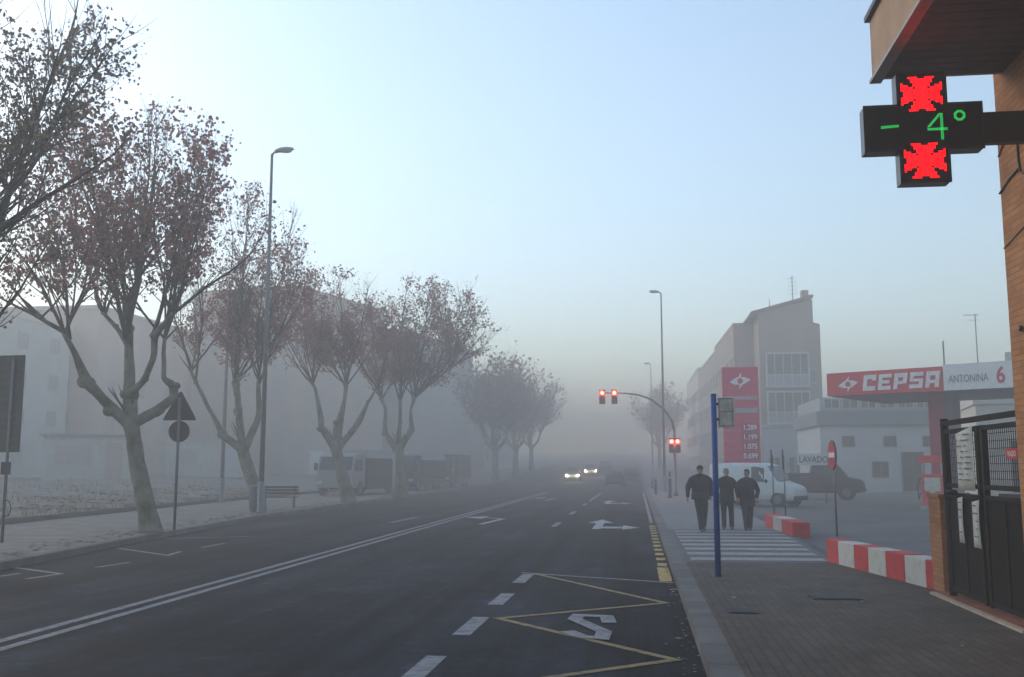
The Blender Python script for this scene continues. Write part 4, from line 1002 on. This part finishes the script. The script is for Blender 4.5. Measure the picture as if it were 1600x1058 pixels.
# lorries behind the trees
def lorry(label, x, y, rz, cabm, bodym, topm, L=8.5):
    t = thing('lorry', label, 'lorry', (x, y, 0), rz, 'lorries parked beyond the left pavement'); t.scale = (1, 1, .88)
    cb = MB(); prof = [(L / 2 - 2.0, .55), (L / 2 - .05, .55), (L / 2, .95), (L / 2 - .06, 1.7), (L / 2 - .4, 2.65), (L / 2 - .7, 2.85), (L / 2 - 2.0, 2.9)]
    cb.prism(prof, -1.15, 1.15, 'xz').build('cab', cabm, t, .05)
    quadpatch(t, 'windscreen', [(L / 2 - .03, -1.02, 1.72), (L / 2 - .03, 1.02, 1.72), (L / 2 - .36, .98, 2.6), (L / 2 - .36, -.98, 2.6)], M_glass).location = (.02, 0, .01)
    for s in (1, -1):
        MB().box(L / 2 - 1.5, L / 2 - .5, s * 1.152, s * 1.162, 1.65, 2.45).build('side_window', M_glass, t)
        MB().box(L / 2 - .02, L / 2 + .03, s * .95 - .16, s * .95 + .16, .8, 1.0).build('headlight', M_frame, t)
        MB().box(L / 2 - .35, L / 2 - .2, s * 1.3 - .1, s * 1.3 + .1, 1.7, 2.2).build('wing_mirror', M_blackpl, t)
        for x_ in (L / 2 - 1.2, -L / 2 + 1.3, -L / 2 + 2.5):
            wo = MB().tube([(x_, s * 1.13 - .15, .5), (x_, s * 1.13 + .02, .5)], .5, 20).build('wheel', M_rubber, t)
            MB().tube([(x_, s * 1.13 + .0, .5), (x_, s * 1.13 + s * .04, .5)], .27, 14).build('rim', M_galv, wo)
    MB().box(-L / 2, L / 2 - 2.15, -.5, .5, .6, .95).build('chassis', M_dark, t)
    MB().box(-L / 2, L / 2 - 2.15, -1.22, 1.22, .95, 2.5).build('cargo_body', bodym, t, .03)
    MB().box(-L / 2 + .02, L / 2 - 2.17, -1.2, 1.2, 2.503, 3.15).build('tarpaulin', topm, t, .06)
    MB().box(-L / 2, L / 2 - 2.15, 1.0, 1.2, .4, .9).build('side_skirt', M_dark, t)
    MB().box(-L / 2, L / 2 - 2.15, -1.2, -1.0, .4, .9).build('side_skirt', M_dark, t)
    return t
M_lbody = mat('lorry_body', (.03, .036, .042), .8); M_ltop = mat('lorry_tarp', (.34, .36, .37), .8); M_lbrown = mat('lorry_tarp_dark', (.05, .04, .055), .7)
lorry('parked lorry with white cab and pale tarpaulin behind the trees', -17.2, 61.5, R(-95), mat('cab_white', (.26, .28, .28), .6), M_lbody, M_ltop, 9)
lorry('parked dark lorry beyond the pale topped one', -16.6, 74.0, R(-93), M_lbody, M_lbody, M_ltop, 9)
lorry('farthest parked lorry, all dark', -16.2, 85.0, R(-93), M_lbrown, M_lbrown, M_lbrown, 8)

# ------------------------------------------------------------------ buildings
def wall_win(bo, p, rz, w_, h_, fm=None, gm=None, name='window', mesh={}):
    key = (round(w_, 2), round(h_, 2), (fm or M_frame).name, (gm or M_glass).name)
    if key not in mesh:
        f = MB(); e = .07
        f.box(-w_ / 2, w_ / 2, -.08, .0, 0, e); f.box(-w_ / 2, w_ / 2, -.08, 0, h_ - e, h_); f.box(-w_ / 2, -w_ / 2 + e, -.078, 0, e, h_ - e); f.box(w_ / 2 - e, w_ / 2, -.078, 0, e, h_ - e); f.box(-.03, .03, -.07, 0, e, h_ - e)
        fo = f.build(name, fm or M_frame); fme = fo.data; bpy.data.objects.remove(fo)
        po = MB().box(-w_ / 2 + e, w_ / 2 - e, -.035, 0, e, h_ - e).build('pane', gm or M_glass); pme = po.data; bpy.data.objects.remove(po)
        mesh[key] = (fme, pme)
    fo = bpy.data.objects.new(name, mesh[key][0]); col.objects.link(fo); fo.parent = bo; fo.location = p; fo.rotation_euler = (0, 0, rz)
    po = bpy.data.objects.new('pane', mesh[key][1]); col.objects.link(po); po.parent = fo
    return fo
M_fogpane = mat('fog_paled_pane', (.46, .38, .34), .8)  # window panes lightened in colour to imitate the fog veiling them
def building(name, label, quad, h, m, z0=0.0, roofm=None, floors=4, sides=(0,), spacing=3.0, ww=1.3, wh=1.5, first=1.2, fh=3.0, roof='flat', group=None, balc=False):
    """quad: 4 ground corners, counter-clockwise seen from above; sides: which edges carry windows"""
    c = Vector(quad[0]); t = thing(name, label, 'building', (c.x, c.y, z0), 0, group)
    q = [Vector((p[0] - c.x, p[1] - c.y)) for p in quad]
    mb = MB(); mb.rings([[(p.x, p.y, -1) for p in q], [(p.x, p.y, h) for p in q]], smooth=False).build('wall', m, t)
    cen = sum(q, Vector((0, 0))) / 4
    if roof == 'flat':
        big = [cen + (p - cen) * 1.015 for p in q]
        MB().rings([[(p.x, p.y, h + .003) for p in big], [(p.x, p.y, h + .35) for p in big]], smooth=False).build('parapet', roofm or m, t)
    elif roof == 'hip':
        big = [cen + (p - cen) * 1.05 for p in q]; sm_ = [cen + (p - cen) * .45 for p in q]
        MB().rings([[(p.x, p.y, h + .003) for p in big], [(p.x, p.y, h + .2) for p in big], [(p.x, p.y, h + 2.0) for p in sm_]], smooth=False).build('roof', roofm or m, t)
    for s in sides:
        a, b = q[s], q[(s + 1) % 4]; d = b - a; L = d.length; u = d / L; nrm = Vector((u.y, -u.x)); rz = math.atan2(u.y, u.x)
        n = max(1, int((L - 1) / spacing))
        for k in range(floors):
            for i in range(n):
                p = a + u * (L * (i + .5) / n) + nrm * .001; z = first + fh * k
                if z + wh > h - .3: continue
                wall_win(t, (p.x, p.y, z), rz, ww, wh, M_frame, M_fogpane if c.x < -10 else M_glass)
            if balc and k > 0 and first + fh * k + 1 < h:
                Mx = Matrix.Translation((a.x, a.y, 0)) @ Matrix.Rotation(rz, 4, 'Z')
                MB().box(.8, L * .45, -.9, -.09, first + fh * k - .35, first + fh * k - .2, M=Mx).build('balcony_slab', roofm or m, t)
                MB().box(.8, L * .45, -.9, -.86, first + fh * k - .2, first + fh * k + .7, M=Mx).build('balcony_front', M_frame, t)
    return t
M_pink = mat('pink_render', (.64, .48, .40), .9, var=.08, scale=.3); M_beige = mat('beige_render', (.62, .58, .52), .9, var=.08, scale=.3)
M_white_r = mat('white_render', (.52, .54, .52), .9, var=.07, scale=.5); M_brown_r = mat('brown_brick', (.32, .25, .20), .9, var=.1, scale=.4); M_tile = mat('roof_tiles', (.16, .11, .09), .9)
# left side
building('flat_roofed_building', 'pale flat roofed building with windows coloured fog-pale behind the waste ground on the far left', [(-48, 44), (-48, 79), (-60, 79), (-60, 44)], 12.5, M_beige, .8, floors=4, sides=(0,), spacing=4.2, wh=1.3, fh=3.0)
building('pink_building', 'long pink rendered block behind the big plane tree', [(-46, 80), (-45, 104), (-58, 104), (-58, 80)], 14.5, M_pink, .8, floors=3, sides=(0, 3), spacing=4)
building('garage_building', 'tall pinkish block with white garage doors behind the knuckled tree', [(-33, 94), (-28.5, 110), (-40, 115), (-45, 96)], 19, mat('salmon_render', (.52, .40, .35), .9, var=.08, scale=.3), .3, floors=4, sides=(0, 3), spacing=3.6, first=4.2)
building('grey_block', 'greyish block beyond the parked lorries on the left', [(-27, 113), (-22.5, 136), (-35, 139), (-39, 116)], 17, mat('grey_render', (.42, .39, .38), .9, var=.08, scale=.3), .5, floors=4, sides=(0, 3), spacing=3.6)
building('pale_block', 'faint cream block deep in the fog on the left', [(-21.5, 140), (-20, 165), (-33, 167), (-33, 142)], 13, M_beige, 1.5, floors=3, sides=(0, 3), spacing=4)
# things against the left buildings: white garage doors, pale shed, white van body seen through fog
def panel_on(bname_label, x, y, z, w_, h_, rz, m, name, cat):
    t = thing(name, bname_label, cat, (x, y, z), rz)
    MB().box(-w_ / 2, w_ / 2, -.05, .05, 0, h_).build('door', m, t)
    MB().box(-w_ / 2 - .1, w_ / 2 + .1, -.08, .06, h_ + .002, h_ + .14).build('lintel', M_frame, t)
    mb = MB()
    for i in range(1, 6): mb.box(-w_ / 2, w_ / 2, -.06, -.051, h_ * i / 6 - .015, h_ * i / 6 + .015)
    mb.build('ridges', M_frame, t)
    return t
M_gar = mat('garage_white', (.7, .7, .66), .7)
bq = [o for o in col.objects if o.name.startswith('garage_building')][0]
for f in (.22, .5, .78):
    a, b = Vector((-33, 94)), Vector((-28.5, 110)); p = a.lerp(b, f); u = (b - a).normalized(); n_ = Vector((u.y, -u.x))
    fo = MB().box(-1.3, 1.3, -.06, 0, 0, 2.9).build('garage_door', M_gar, bq); fo.location = (p.x - bq.location.x + n_.x * .01, p.y - bq.location.y + n_.y * .01, .1); fo.rotation_euler = (0, 0, math.atan2(u.y, u.x))
sh1 = thing('storage_shed', 'pale storage shed with a wide opening behind the waste ground', 'shed', (P(135, 740, 64).x, 64, .8), R(28))
sh1.scale = (1.25, 1.25, 1.15)
MB().box(-2.2, 2.2, 0, 3, 0, 2.6).build('wall', mat('shed_wall', (.5, .46, .42), .9), sh1)
MB().box(-2.4, 2.4, -.2, 3.1, 2.602, 2.75).build('roof', mat('shed_roof', (.25, .25, .25), .8), sh1)
MB().box(-1.6, .2, -.02, 0, .9, 2.1).build('window', M_fogpane, sh1)
MB().box(.9, 1.8, -.03, 0, .05, 2.2).build('door', mat('shed_door', (.45, .33, .30), .8), sh1)
sh2 = thing('site_cabin', 'white site cabin with a bench-like rail right of the warning sign', 'cabin', (P(325, 735, 76).x, 76, .7), R(20))
sh2.scale = (1.25, 1.25, 1.15)
MB().box(-2.6, 2.2, 0, 2.4, .15, 2.6).build('wall', MATS['shed_wall'], sh2, .03)
MB().box(-2.7, 2.3, -.1, 2.5, 2.603, 2.7).build('roof', M_frame, sh2)
MB().box(-1.9, -.7, -.025, 0, 1.1, 2.0).build('window', M_fogpane, sh2)
MB().box(.9, 1.7, -.025, 0, .2, 2.2).build('door', M_frame, sh2)
MB().box(-2.5, -2.2, .1, 2.3, -.3, .15).build('skid', M_dark, sh2); MB().box(1.8, 2.1, .1, 2.3, -.3, .15).build('skid', M_dark, sh2)
# right side: tall brown building with glazed galleries
y0 = 88
pts_ = [P(1192, 735, y0), P(1290, 735, y0)]
xl, xr = pts_[0].x, pts_[1].x
tb = thing('apartment_building', 'tall foggy apartment block with slanted roof and glazed galleries', 'building', (xl, y0, 0))
W = xr - xl
def zz_(py): return P(1200, py, y0).z
MB().prism([(0, -1), (W, -1), (W, zz_(508)), (W - .55, zz_(505)), (W - .55, zz_(470)), (0, zz_(488))], 0, 14, 'xz').build('wall', M_brown_r, tb)
MB().prism([(-.9, zz_(497)), (0.003, zz_(488) + .01), (W - .5, zz_(467)), (W - .5, zz_(462)), (-.6, zz_(487))], -.35, 14.3, 'xz').build('roof', M_tile, tb)
MB().box(W - 1.35, W - .75, .5, 1.3, zz_(470), zz_(453)).build('chimney', M_brown_r, tb)
MB().tube([(3.1, .5, zz_(478)), (3.1, .5, zz_(430))], .04, 6).build('antenna', M_galv, tb)
mb = MB()
for k in range(5): mb.tube([(2.7, .5, zz_(434) - k * .35), (3.5, .5, zz_(434) - k * .35)], .02, 5)
mb.build('antenna_bars', M_galv, tb)
MB().tube([(1.1, .6, zz_(488)), (1.1, .6, zz_(464))], .03, 6).build('antenna', M_galv, tb)
gx0, gx1 = P(1197, 600, y0).x - xl, P(1264, 600, y0).x - xl
M_gal = mat('gallery_frame', (.52, .54, .55), .5)
for (pa, pb) in ((552, 606), (612, 664)):
    za, zb2 = zz_(pb), zz_(pa)
    g_ = MB(); g_.box(gx0, gx1, -.5, -.002, za, za + .12); g_.box(gx0, gx1, -.5, -.002, zb2 - .12, zb2)
    for x in (gx0, gx1 - .1): g_.box(x, x + .1, -.48, -.002, za + .12, zb2 - .12)
    g_.box(gx0 + .1, gx1 - .1, -.47, -.4, za + 1.05, za + 1.13)
    go = g_.build('glazed_gallery', M_gal, tb)
    MB().box(gx0 + .1, gx1 - .1, -.42, -.38, za + .12, za + 1.05).build('lower_panel', mat('gallery_panel', (.3, .31, .32), .6), go)
    MB().box(gx0 + .1, gx1 - .1, -.41, -.37, za + 1.13, zb2 - .12).build('pane', M_glass, go)
    mb = MB()
    for i in range(1, 5): x = gx0 + (gx1 - gx0) * i / 5; mb.box(x - .03, x + .03, -.46, -.415, za + .12, zb2 - .12)
    mb.build('mullions', M_gal, go)
MB().box(.05, W + .5, -.18, -.002, zz_(668), zz_(664)).build('cornice', M_gal, tb)
MB().box(.1, W - .1, -.06, -.002, .1, zz_(669)).build('ground_floor_render', mat('ground_render', (.42, .43, .45), .8), tb)
for x in (1.0, 2.7, 4.2): wall_win(tb, (x, -.06, .3), 0, 1.1, 2.3, M_frame, M_glass, 'door')
wall_win(tb, (W - .75, -.002, zz_(600)), 0, .5, 1.3)
# the street front beyond it, stepping down
def pj_block(label, ya, yb, xa, xb, h, m, depth=4.5):
    return building('street_block', label, [(xa, ya), (xa + depth, ya), (xb + depth, yb), (xb, yb)], h, m, rise(ya) * .5, floors=5, sides=(3,), spacing=3.2, balc=False, group='blocks receding along the right side of the street')
xa = P(1130, 735, 104).x
pj_block('foggy brown block adjoining the tall slanted roof building on its left', 92, 110, P(1152, 735, 92).x, P(1122, 735, 110).x, P(1150, 505, 92).z - .4, M_brown_r)
pj_block('faint grey block farther along the right side of the street', 111, 136, P(1122, 735, 111).x, P(1094, 735, 136).x, P(1120, 556, 111).z, mat('grey_brown', (.30, .27, .25), .9))
pj_block('faintest low block at the far end of the right side', 137, 165, P(1094, 735, 137).x, P(1076, 735, 165).x, P(1085, 585, 137).z, M_beige)
# station shop building
xs0, xs1 = P(1284, 735, 72).x, P(1478, 735, 72).x
sb = thing('station_workshop', 'low white workshop with a grey glazed upper storey behind the forecourt', 'building', (xs0, 72, 0))
Wd = xs1 - xs0; zt = P(1380, 664, 72).z; zt2 = P(1380, 620, 72).z
MB().box(0, Wd, 0, 10, -.5, zt).build('wall', M_white_r, sb)
MB().box(-.3, Wd + .3, -.4, 10.2, zt + .003, zt + .95).build('metal_band', mat('band_blue_grey', (.16, .19, .21), .6), sb)
MB().box(.1, Wd, .3, 10, zt + .953, zt2).build('upper_wall', mat('upper_grey', (.3, .33, .34), .7), sb)
for i in range(6): wall_win(sb, (.9 + i * (Wd - 1.4) / 5.5, .3, zt + 1.15), 0, 1.1, .75, M_frame)
def sx(px): return P(px, 700, 72).x - xs0
for px in (1326, 1391, 1452): wall_win(sb, (sx(px), 0, P(1380, 698, 72).z), 0, .85, .75, mat('dark_frame', (.1, .1, .1), .6))
wall_win(sb, (sx(1374), 0, P(1380, 746, 72).z), 0, 1.1, 1.1, MATS['dark_frame'])
wall_win(sb, (sx(1425), 0, .05), 0, 1.5, 2.7, MATS['dark_frame'], M_glass, 'door')
MB().tube([(sx(1497), 2, zt2), (sx(1497), 2, P(1497, 527, 72).z)], .06, 8).build('mast', M_dark, sb)
MB().box(sx(1497) - .5, sx(1497) + .5, 1, 3, zt2 - 1, zt2 + .3).build('mast_base', M_frame, sb)
# beige building through the gate
xg = P(1530, 735, 55).x
building('beige_annex', 'pale annex seen through the mesh of the gate', [(xg, 55), (xg + 14, 52), (xg + 16, 64), (xg + 2, 66)], P(1560, 632, 55).z, mat('cream_render', (.62, .58, .5), .9, var=.06), 0, floors=1, sides=(0,), spacing=3.4, first=.3, ww=1.8, wh=2.8)
t = thing('thin_mast', 'thin aerial mast rising behind the white end of the canopy', 'mast', (P(1536, 700, 80).x, 80, 0))
MB().tube([(0, 0, 0), (0, 0, P(1536, 490, 80).z)], [.09, .04], 8).build('pole', M_galv, t)
mb = MB()
zt_ = P(1536, 490, 80).z
mb.tube([(-.9, 0, zt_ - .1), (.3, 0, zt_ - .1)], .03, 6); mb.tube([(-.5, 0, zt_ - .5), (.3, 0, zt_ - .5)], .02, 6); mb.build('crossbars', M_galv, t)

# ------------------------------------------------------------------ people
def remesh(mb, name, m, parent, vox=.012, smooth=3):
    o = mb.build(name, m); r_ = o.modifiers.new('r', 'REMESH'); r_.mode = 'VOXEL'; r_.voxel_size = vox; r_.use_smooth_shade = True
    s_ = o.modifiers.new('s', 'SMOOTH'); s_.iterations = smooth; s_.factor = .5
    dg = bpy.context.evaluated_depsgraph_get(); me = bpy.data.meshes.new_from_object(o.evaluated_get(dg))
    bpy.data.objects.remove(o); me.name = name
    me.materials.clear(); me.materials.append(m)
    for p in me.polygons: p.use_smooth = True
    n = bpy.data.objects.new(name, me); col.objects.link(n); n.parent = parent; return n
M_skin = mat('skin', (.36, .22, .17), .6, var=.08)
M_shoe = mat('shoe_leather', (.012, .011, .011), .5)
def person(label, loc, rz, h, coatm, trm, hairm, legs, arms, coat_hem=.80, cap=None, bulk=1.0, headturn=0.0, headtilt=0.0, grey_top=False, collar=None):
    """front faces -Y (towards the camera). legs: per side (knee xyz, ankle xyz, toe dir y); arms: per side (elbow xyz, wrist xyz). Built for 1.75 m and scaled."""
    t = thing('person', label, 'person', loc, rz, 'three people walking towards the camera'); k = h / 1.75; t.scale = (k, k, k)
    hipz, shz = .92, 1.43
    body = MB(); coat = MB(); tr = MB()
    V = Vector
    sh = {s: V((s * .178 * bulk, .01, shz - .03)) for s in (-1, 1)}; hp = {s: V((s * .095, 0, hipz)) for s in (-1, 1)}
    # trunk of the body
    body.tube([(0, 0, .86), (0, 0, 1.0), (0, 0, 1.2), (0, .01, 1.38), (0, .01, 1.45)], [.15, .145, .16, .17, .08], 16, squash=[(1, .75)] * 5)
    body.tube([(0, .01, 1.42), (0, -.005, 1.56)], [.065, .058], 14)
    Mh = Matrix.Rotation(headturn, 3, 'Z') @ Matrix.Rotation(headtilt, 3, 'X'); hc = V((0, -.012, 1.635))
    def H(x, y, z): return hc + Mh @ V((x, y, z))
    body.ell(hc + Mh @ V((0, .012, .025)), .076, .092, .098, 18, 14, M=Mh); body.ell(H(0, -.018, -.045), .056, .068, .068, 16, 12, M=Mh); body.ell(H(0, -.052, -.088), .03, .026, .022, 10, 8)
    body.ell(H(0, -.094, -.012), .012, .018, .024, 8, 8, M=Mh); body.ell(H(0, -.083, -.05), .024, .012, .009, 8, 6)   # nose, lips
    for s in (-1, 1):
        body.ell(H(s * .078, .012, -.005), .010, .02, .032, 8, 8); body.ell(H(s * .03, -.074, .03), .026, .014, .008, 8, 6)  # ear, brow
        # leg under clothes
        kn, an = V(legs[s][0]), V(legs[s][1]); body.tube([hp[s], hp[s].lerp(kn, .5), kn, kn.lerp(an, .4), an], [.085, .075, .055, .052, .038], 12)
        el, wr = V(arms[s][0]), V(arms[s][1]); body.tube([sh[s], sh[s].lerp(el, .5), el, el.lerp(wr, .4), wr], [.055, .048, .038, .035, .025], 12)
        # hand: palm, four curled fingers, thumb
        d = (wr - el).normalized(); side = V((0, -1, 0)); side = (side - d * side.dot(d)).normalized(); pn = d.cross(side) * s
        pc_ = wr + d * .05
        body.tube([wr - d * .01, wr + d * .03, wr + d * .085], [.024, .034, .032], 10, squash=[(1, .8)] * 3)
        for i in range(4):
            o = side * (.030 - .020 * i); L = (.070, .080, .074, .058)[i]; p0 = wr + d * .07 + o; inw = V((-s, 0, 0)) * .4
            p1 = p0 + d * L * .5 + inw * .012; p2 = p1 + (d + inw * 1.3).normalized() * L * .32; p3 = p2 + (d * .4 + inw * 2).normalized() * L * .25
            body.tube([p0, p1, p2, p3], [.0098, .0092, .0085, .007], 7)
        q0 = wr + d * .02 + side * .026; body.tube([q0, q0 + side * .025 + d * .025, q0 + side * .03 + d * .055], [.0125, .011, .009], 7)
        # sleeve + trouser leg
        coat.tube([sh[s] + V((-s * .05, 0, .0)), sh[s] + V((s * .02, 0, -.035)), sh[s].lerp(el, .5), el, el.lerp(wr, .5), wr - d * .005], [.075, .080 * bulk, .074 * bulk, .066 * bulk, .058, .048], 14)
        tr.tube([hp[s] + V((0, 0, .06)), hp[s].lerp(kn, .5), kn, kn.lerp(an, .5), an + V((0, 0, -.03))], [.105, .098, .078, .072, .068], 14)
    body_o = remesh(body, 'body', M_skin, t, .0065, 1)
    B = bulk
    for s in (-1, 1): coat.tube([(s * .03, .01, 1.455), (s * .10, .01, 1.44), sh[s] + V((0, 0, -.01))], [.07, .078, .08], 14)
    coat.tube([(0, .0, coat_hem), (0, .0, coat_hem + .12), (0, .0, 1.05), (0, -.005, 1.22), (0, .0, 1.36), (0, .01, 1.44), (0, .005, 1.50)],
              [.215 * B, .215 * B, .20 * B, .205 * B, .215 * B, .15, .075], 20, squash=[(1, .72), (1, .72), (1, .72), (1, .70), (1, .62), (1, .68), (1, 1)])
    co = remesh(coat, 'coat', coatm, t, .011, 3)
    tr.tube([(0, 0, .84), (0, 0, 1.0)], [.15, .15], 14, squash=[(1, .72)] * 2)
    remesh(tr, 'trousers', trm, t, .011, 2)
    for s in (-1, 1):
        an = V(legs[s][1]); ty = legs[s][2]; f = MB()
        a0 = an + V((0, .05, -.035)); L_ = .27
        dr = V((s * .10, -math.cos(ty), math.sin(ty))).normalized(); up = V((0, 0, 1)); up = (up - dr * up.dot(dr)).normalized()
        heel = an + V((0, 0, -.045)) - dr * .06
        f.tube([heel, heel + dr * .07 + up * .012, heel + dr * .16, heel + dr * .24 - up * .008, heel + dr * .275 - up * .012], [.036, .047, .045, .040, .02], 12, squash=[(1, .85)] * 5)
        f.tube([an + V((0, 0, .04)), an + V((0, 0, -.03))], [.042, .045], 12)
        remesh(f, 'shoe', M_shoe, t, .009, 2)
        MB().ell(H(s * .031, -.078, .008), .012, .007, .007, 10, 8).build('eye', mat('eye', (.03, .025, .02), .3), body_o)
    MB().tube([H(-.018, -.0935, -.05), H(.018, -.0935, -.05)], .0035, 6).build('mouth', mat('lip', (.2, .08, .07), .6), body_o)
    hr = MB()
    if cap:
        hr.ell(hc + Mh @ V((0, .016, .045)), .088, .104, .082, 18, 10, M=Mh); ho = remesh(hr, 'cap', cap, t, .008, 1)
        MB().prism([(-.07, 0), (-.055, -.055), (0, -.075), (.055, -.055), (.07, 0)], -.004, .006, 'xy', M=Matrix.Translation(H(0, -.075, .055)) @ Mh.to_4x4() @ Matrix.Rotation(R(12), 4, 'X')).build('cap_peak', cap, ho)
        h2 = MB(); h2.ell(H(0, .05, -.01), .072, .055, .06, 14, 10, M=Mh); remesh(h2, 'hair', hairm, t, .008, 1)
    else:
        hr.ell(hc + Mh @ V((0, .03, .045)), .084, .092, .086, 18, 12, M=Mh)
        hr.ell(H(0, -.045, .10), .06, .045, .022, 12, 8)
        for s in (-1, 1): hr.ell(H(s * .068, .02, .02), .018, .04, .05, 10, 8)
        remesh(hr, 'hair', hairm, t, .008, 1)
    cl = MB(); cl.tube([(0, .01, 1.455), (0, .008, 1.53)], [.098, .084], 18, cap=False)
    c_o = cl.build('collar', collar or coatm, t); sm = c_o.modifiers.new('t', 'SOLIDIFY'); sm.thickness = .015
    zp = MB(); zp.box(-.006, .006, -.150 * B, -.14 * B, coat_hem + .02, 1.3)
    zp.build('coat_front', M_dark, co)
    for s in (-1, 1): MB().box(s * .12 - .05, s * .12 + .05, -.158 * B, -.135 * B, .98, 1.0).build('pocket_flap', M_dark, co)
    return t
M_coat1 = mat('navy_jacket', (.020, .021, .027), .85, var=.25, bump=.5, bscale=14); M_coat2 = mat('dark_green_coat', (.013, .016, .015), .85, var=.25, bump=.5, bscale=14); M_coat3 = mat('black_parka', (.014, .014, .021), .8, var=.25, bump=.6, bscale=14)
M_tr1 = mat('dark_trousers', (.013, .014, .017), .9, var=.2, bump=.3, bscale=12); M_tr3 = mat('navy_jeans', (.014, .015, .026), .9, var=.2, bump=.3, bscale=12)
# left man: right foot forward (towards camera), arms away from the body
person('man in flat cap and navy jacket walking left of the blue pole', (1.66, 26.9, 0), R(3), 1.71, M_coat1, M_tr1, mat('grey_hair', (.1, .1, .1), .9),
       {-1: ((-.06, -.14, .50), (-.025, -.26, .075), R(4)), 1: ((.10, -.02, .50), (.085, .20, .13), R(-24))},
       {-1: ((-.33, .03, 1.17), (-.36, -.07, .90)), 1: ((.31, .02, 1.16), (.27, -.10, .93))}, coat_hem=.84, cap=mat('dark_cap', (.02, .02, .022), .9), bulk=1.17, headturn=R(12))
q = G(1140, 826); person('grey haired man in a dark zipped coat walking just right of the blue pole', (P(1137, 826, 27.9).x, 27.9, 0), R(-4), 1.63, M_coat2, M_tr1, mat('silver_hair', (.22, .21, .2), .9),
       {-1: ((-.10, -.05, .50), (-.10, -.06, .075), R(2)), 1: ((.115, -.09, .51), (.12, .06, .09), R(-8))},
       {-1: ((-.30, .05, 1.16), (-.30, -.06, .93)), 1: ((.31, .04, 1.16), (.30, -.05, .92))}, coat_hem=.74, bulk=1.02, headturn=R(8))
person('dark haired person in a black parka with hands at the pockets, rightmost walker', (P(1169, 828, 27.4).x, 27.4, 0), R(-8), 1.60, M_coat3, M_tr3, mat('black_hair', (.012, .011, .01), .8),
       {-1: ((-.075, -.10, .50), (-.045, -.08, .075), R(2)), 1: ((.085, -.03, .50), (.055, .04, .085), R(-6))},
       {-1: ((-.30, .06, 1.15), (-.25, -.07, .93)), 1: ((.31, .05, 1.15), (.27, -.08, .92))}, coat_hem=.70, bulk=1.06, headturn=R(-22), headtilt=R(6))

# ------------------------------------------------------------------ fog
hz = MB(); hz.box(-330, 330, -45, 405, -1.5, 21.8); ho = hz.build('haze', None)
ho.data.materials.clear()
hm = bpy.data.materials.new('fog_air'); hm.use_nodes = True; ht = hm.node_tree; ht.nodes.clear()
ov = ht.nodes.new('ShaderNodeOutputMaterial'); pv = ht.nodes.new('ShaderNodeVolumePrincipled')
pv.inputs['Color'].default_value = (.79, .765, .72, 1); pv.inputs['Density'].default_value = FOG; pv.inputs['Anisotropy'].default_value = 0.3
ht.links.new(pv.outputs[0], ov.inputs['Volume']); ho.data.materials.append(hm)
tag(ho, 'thick morning fog over the whole street', 'fog', kind='stuff')
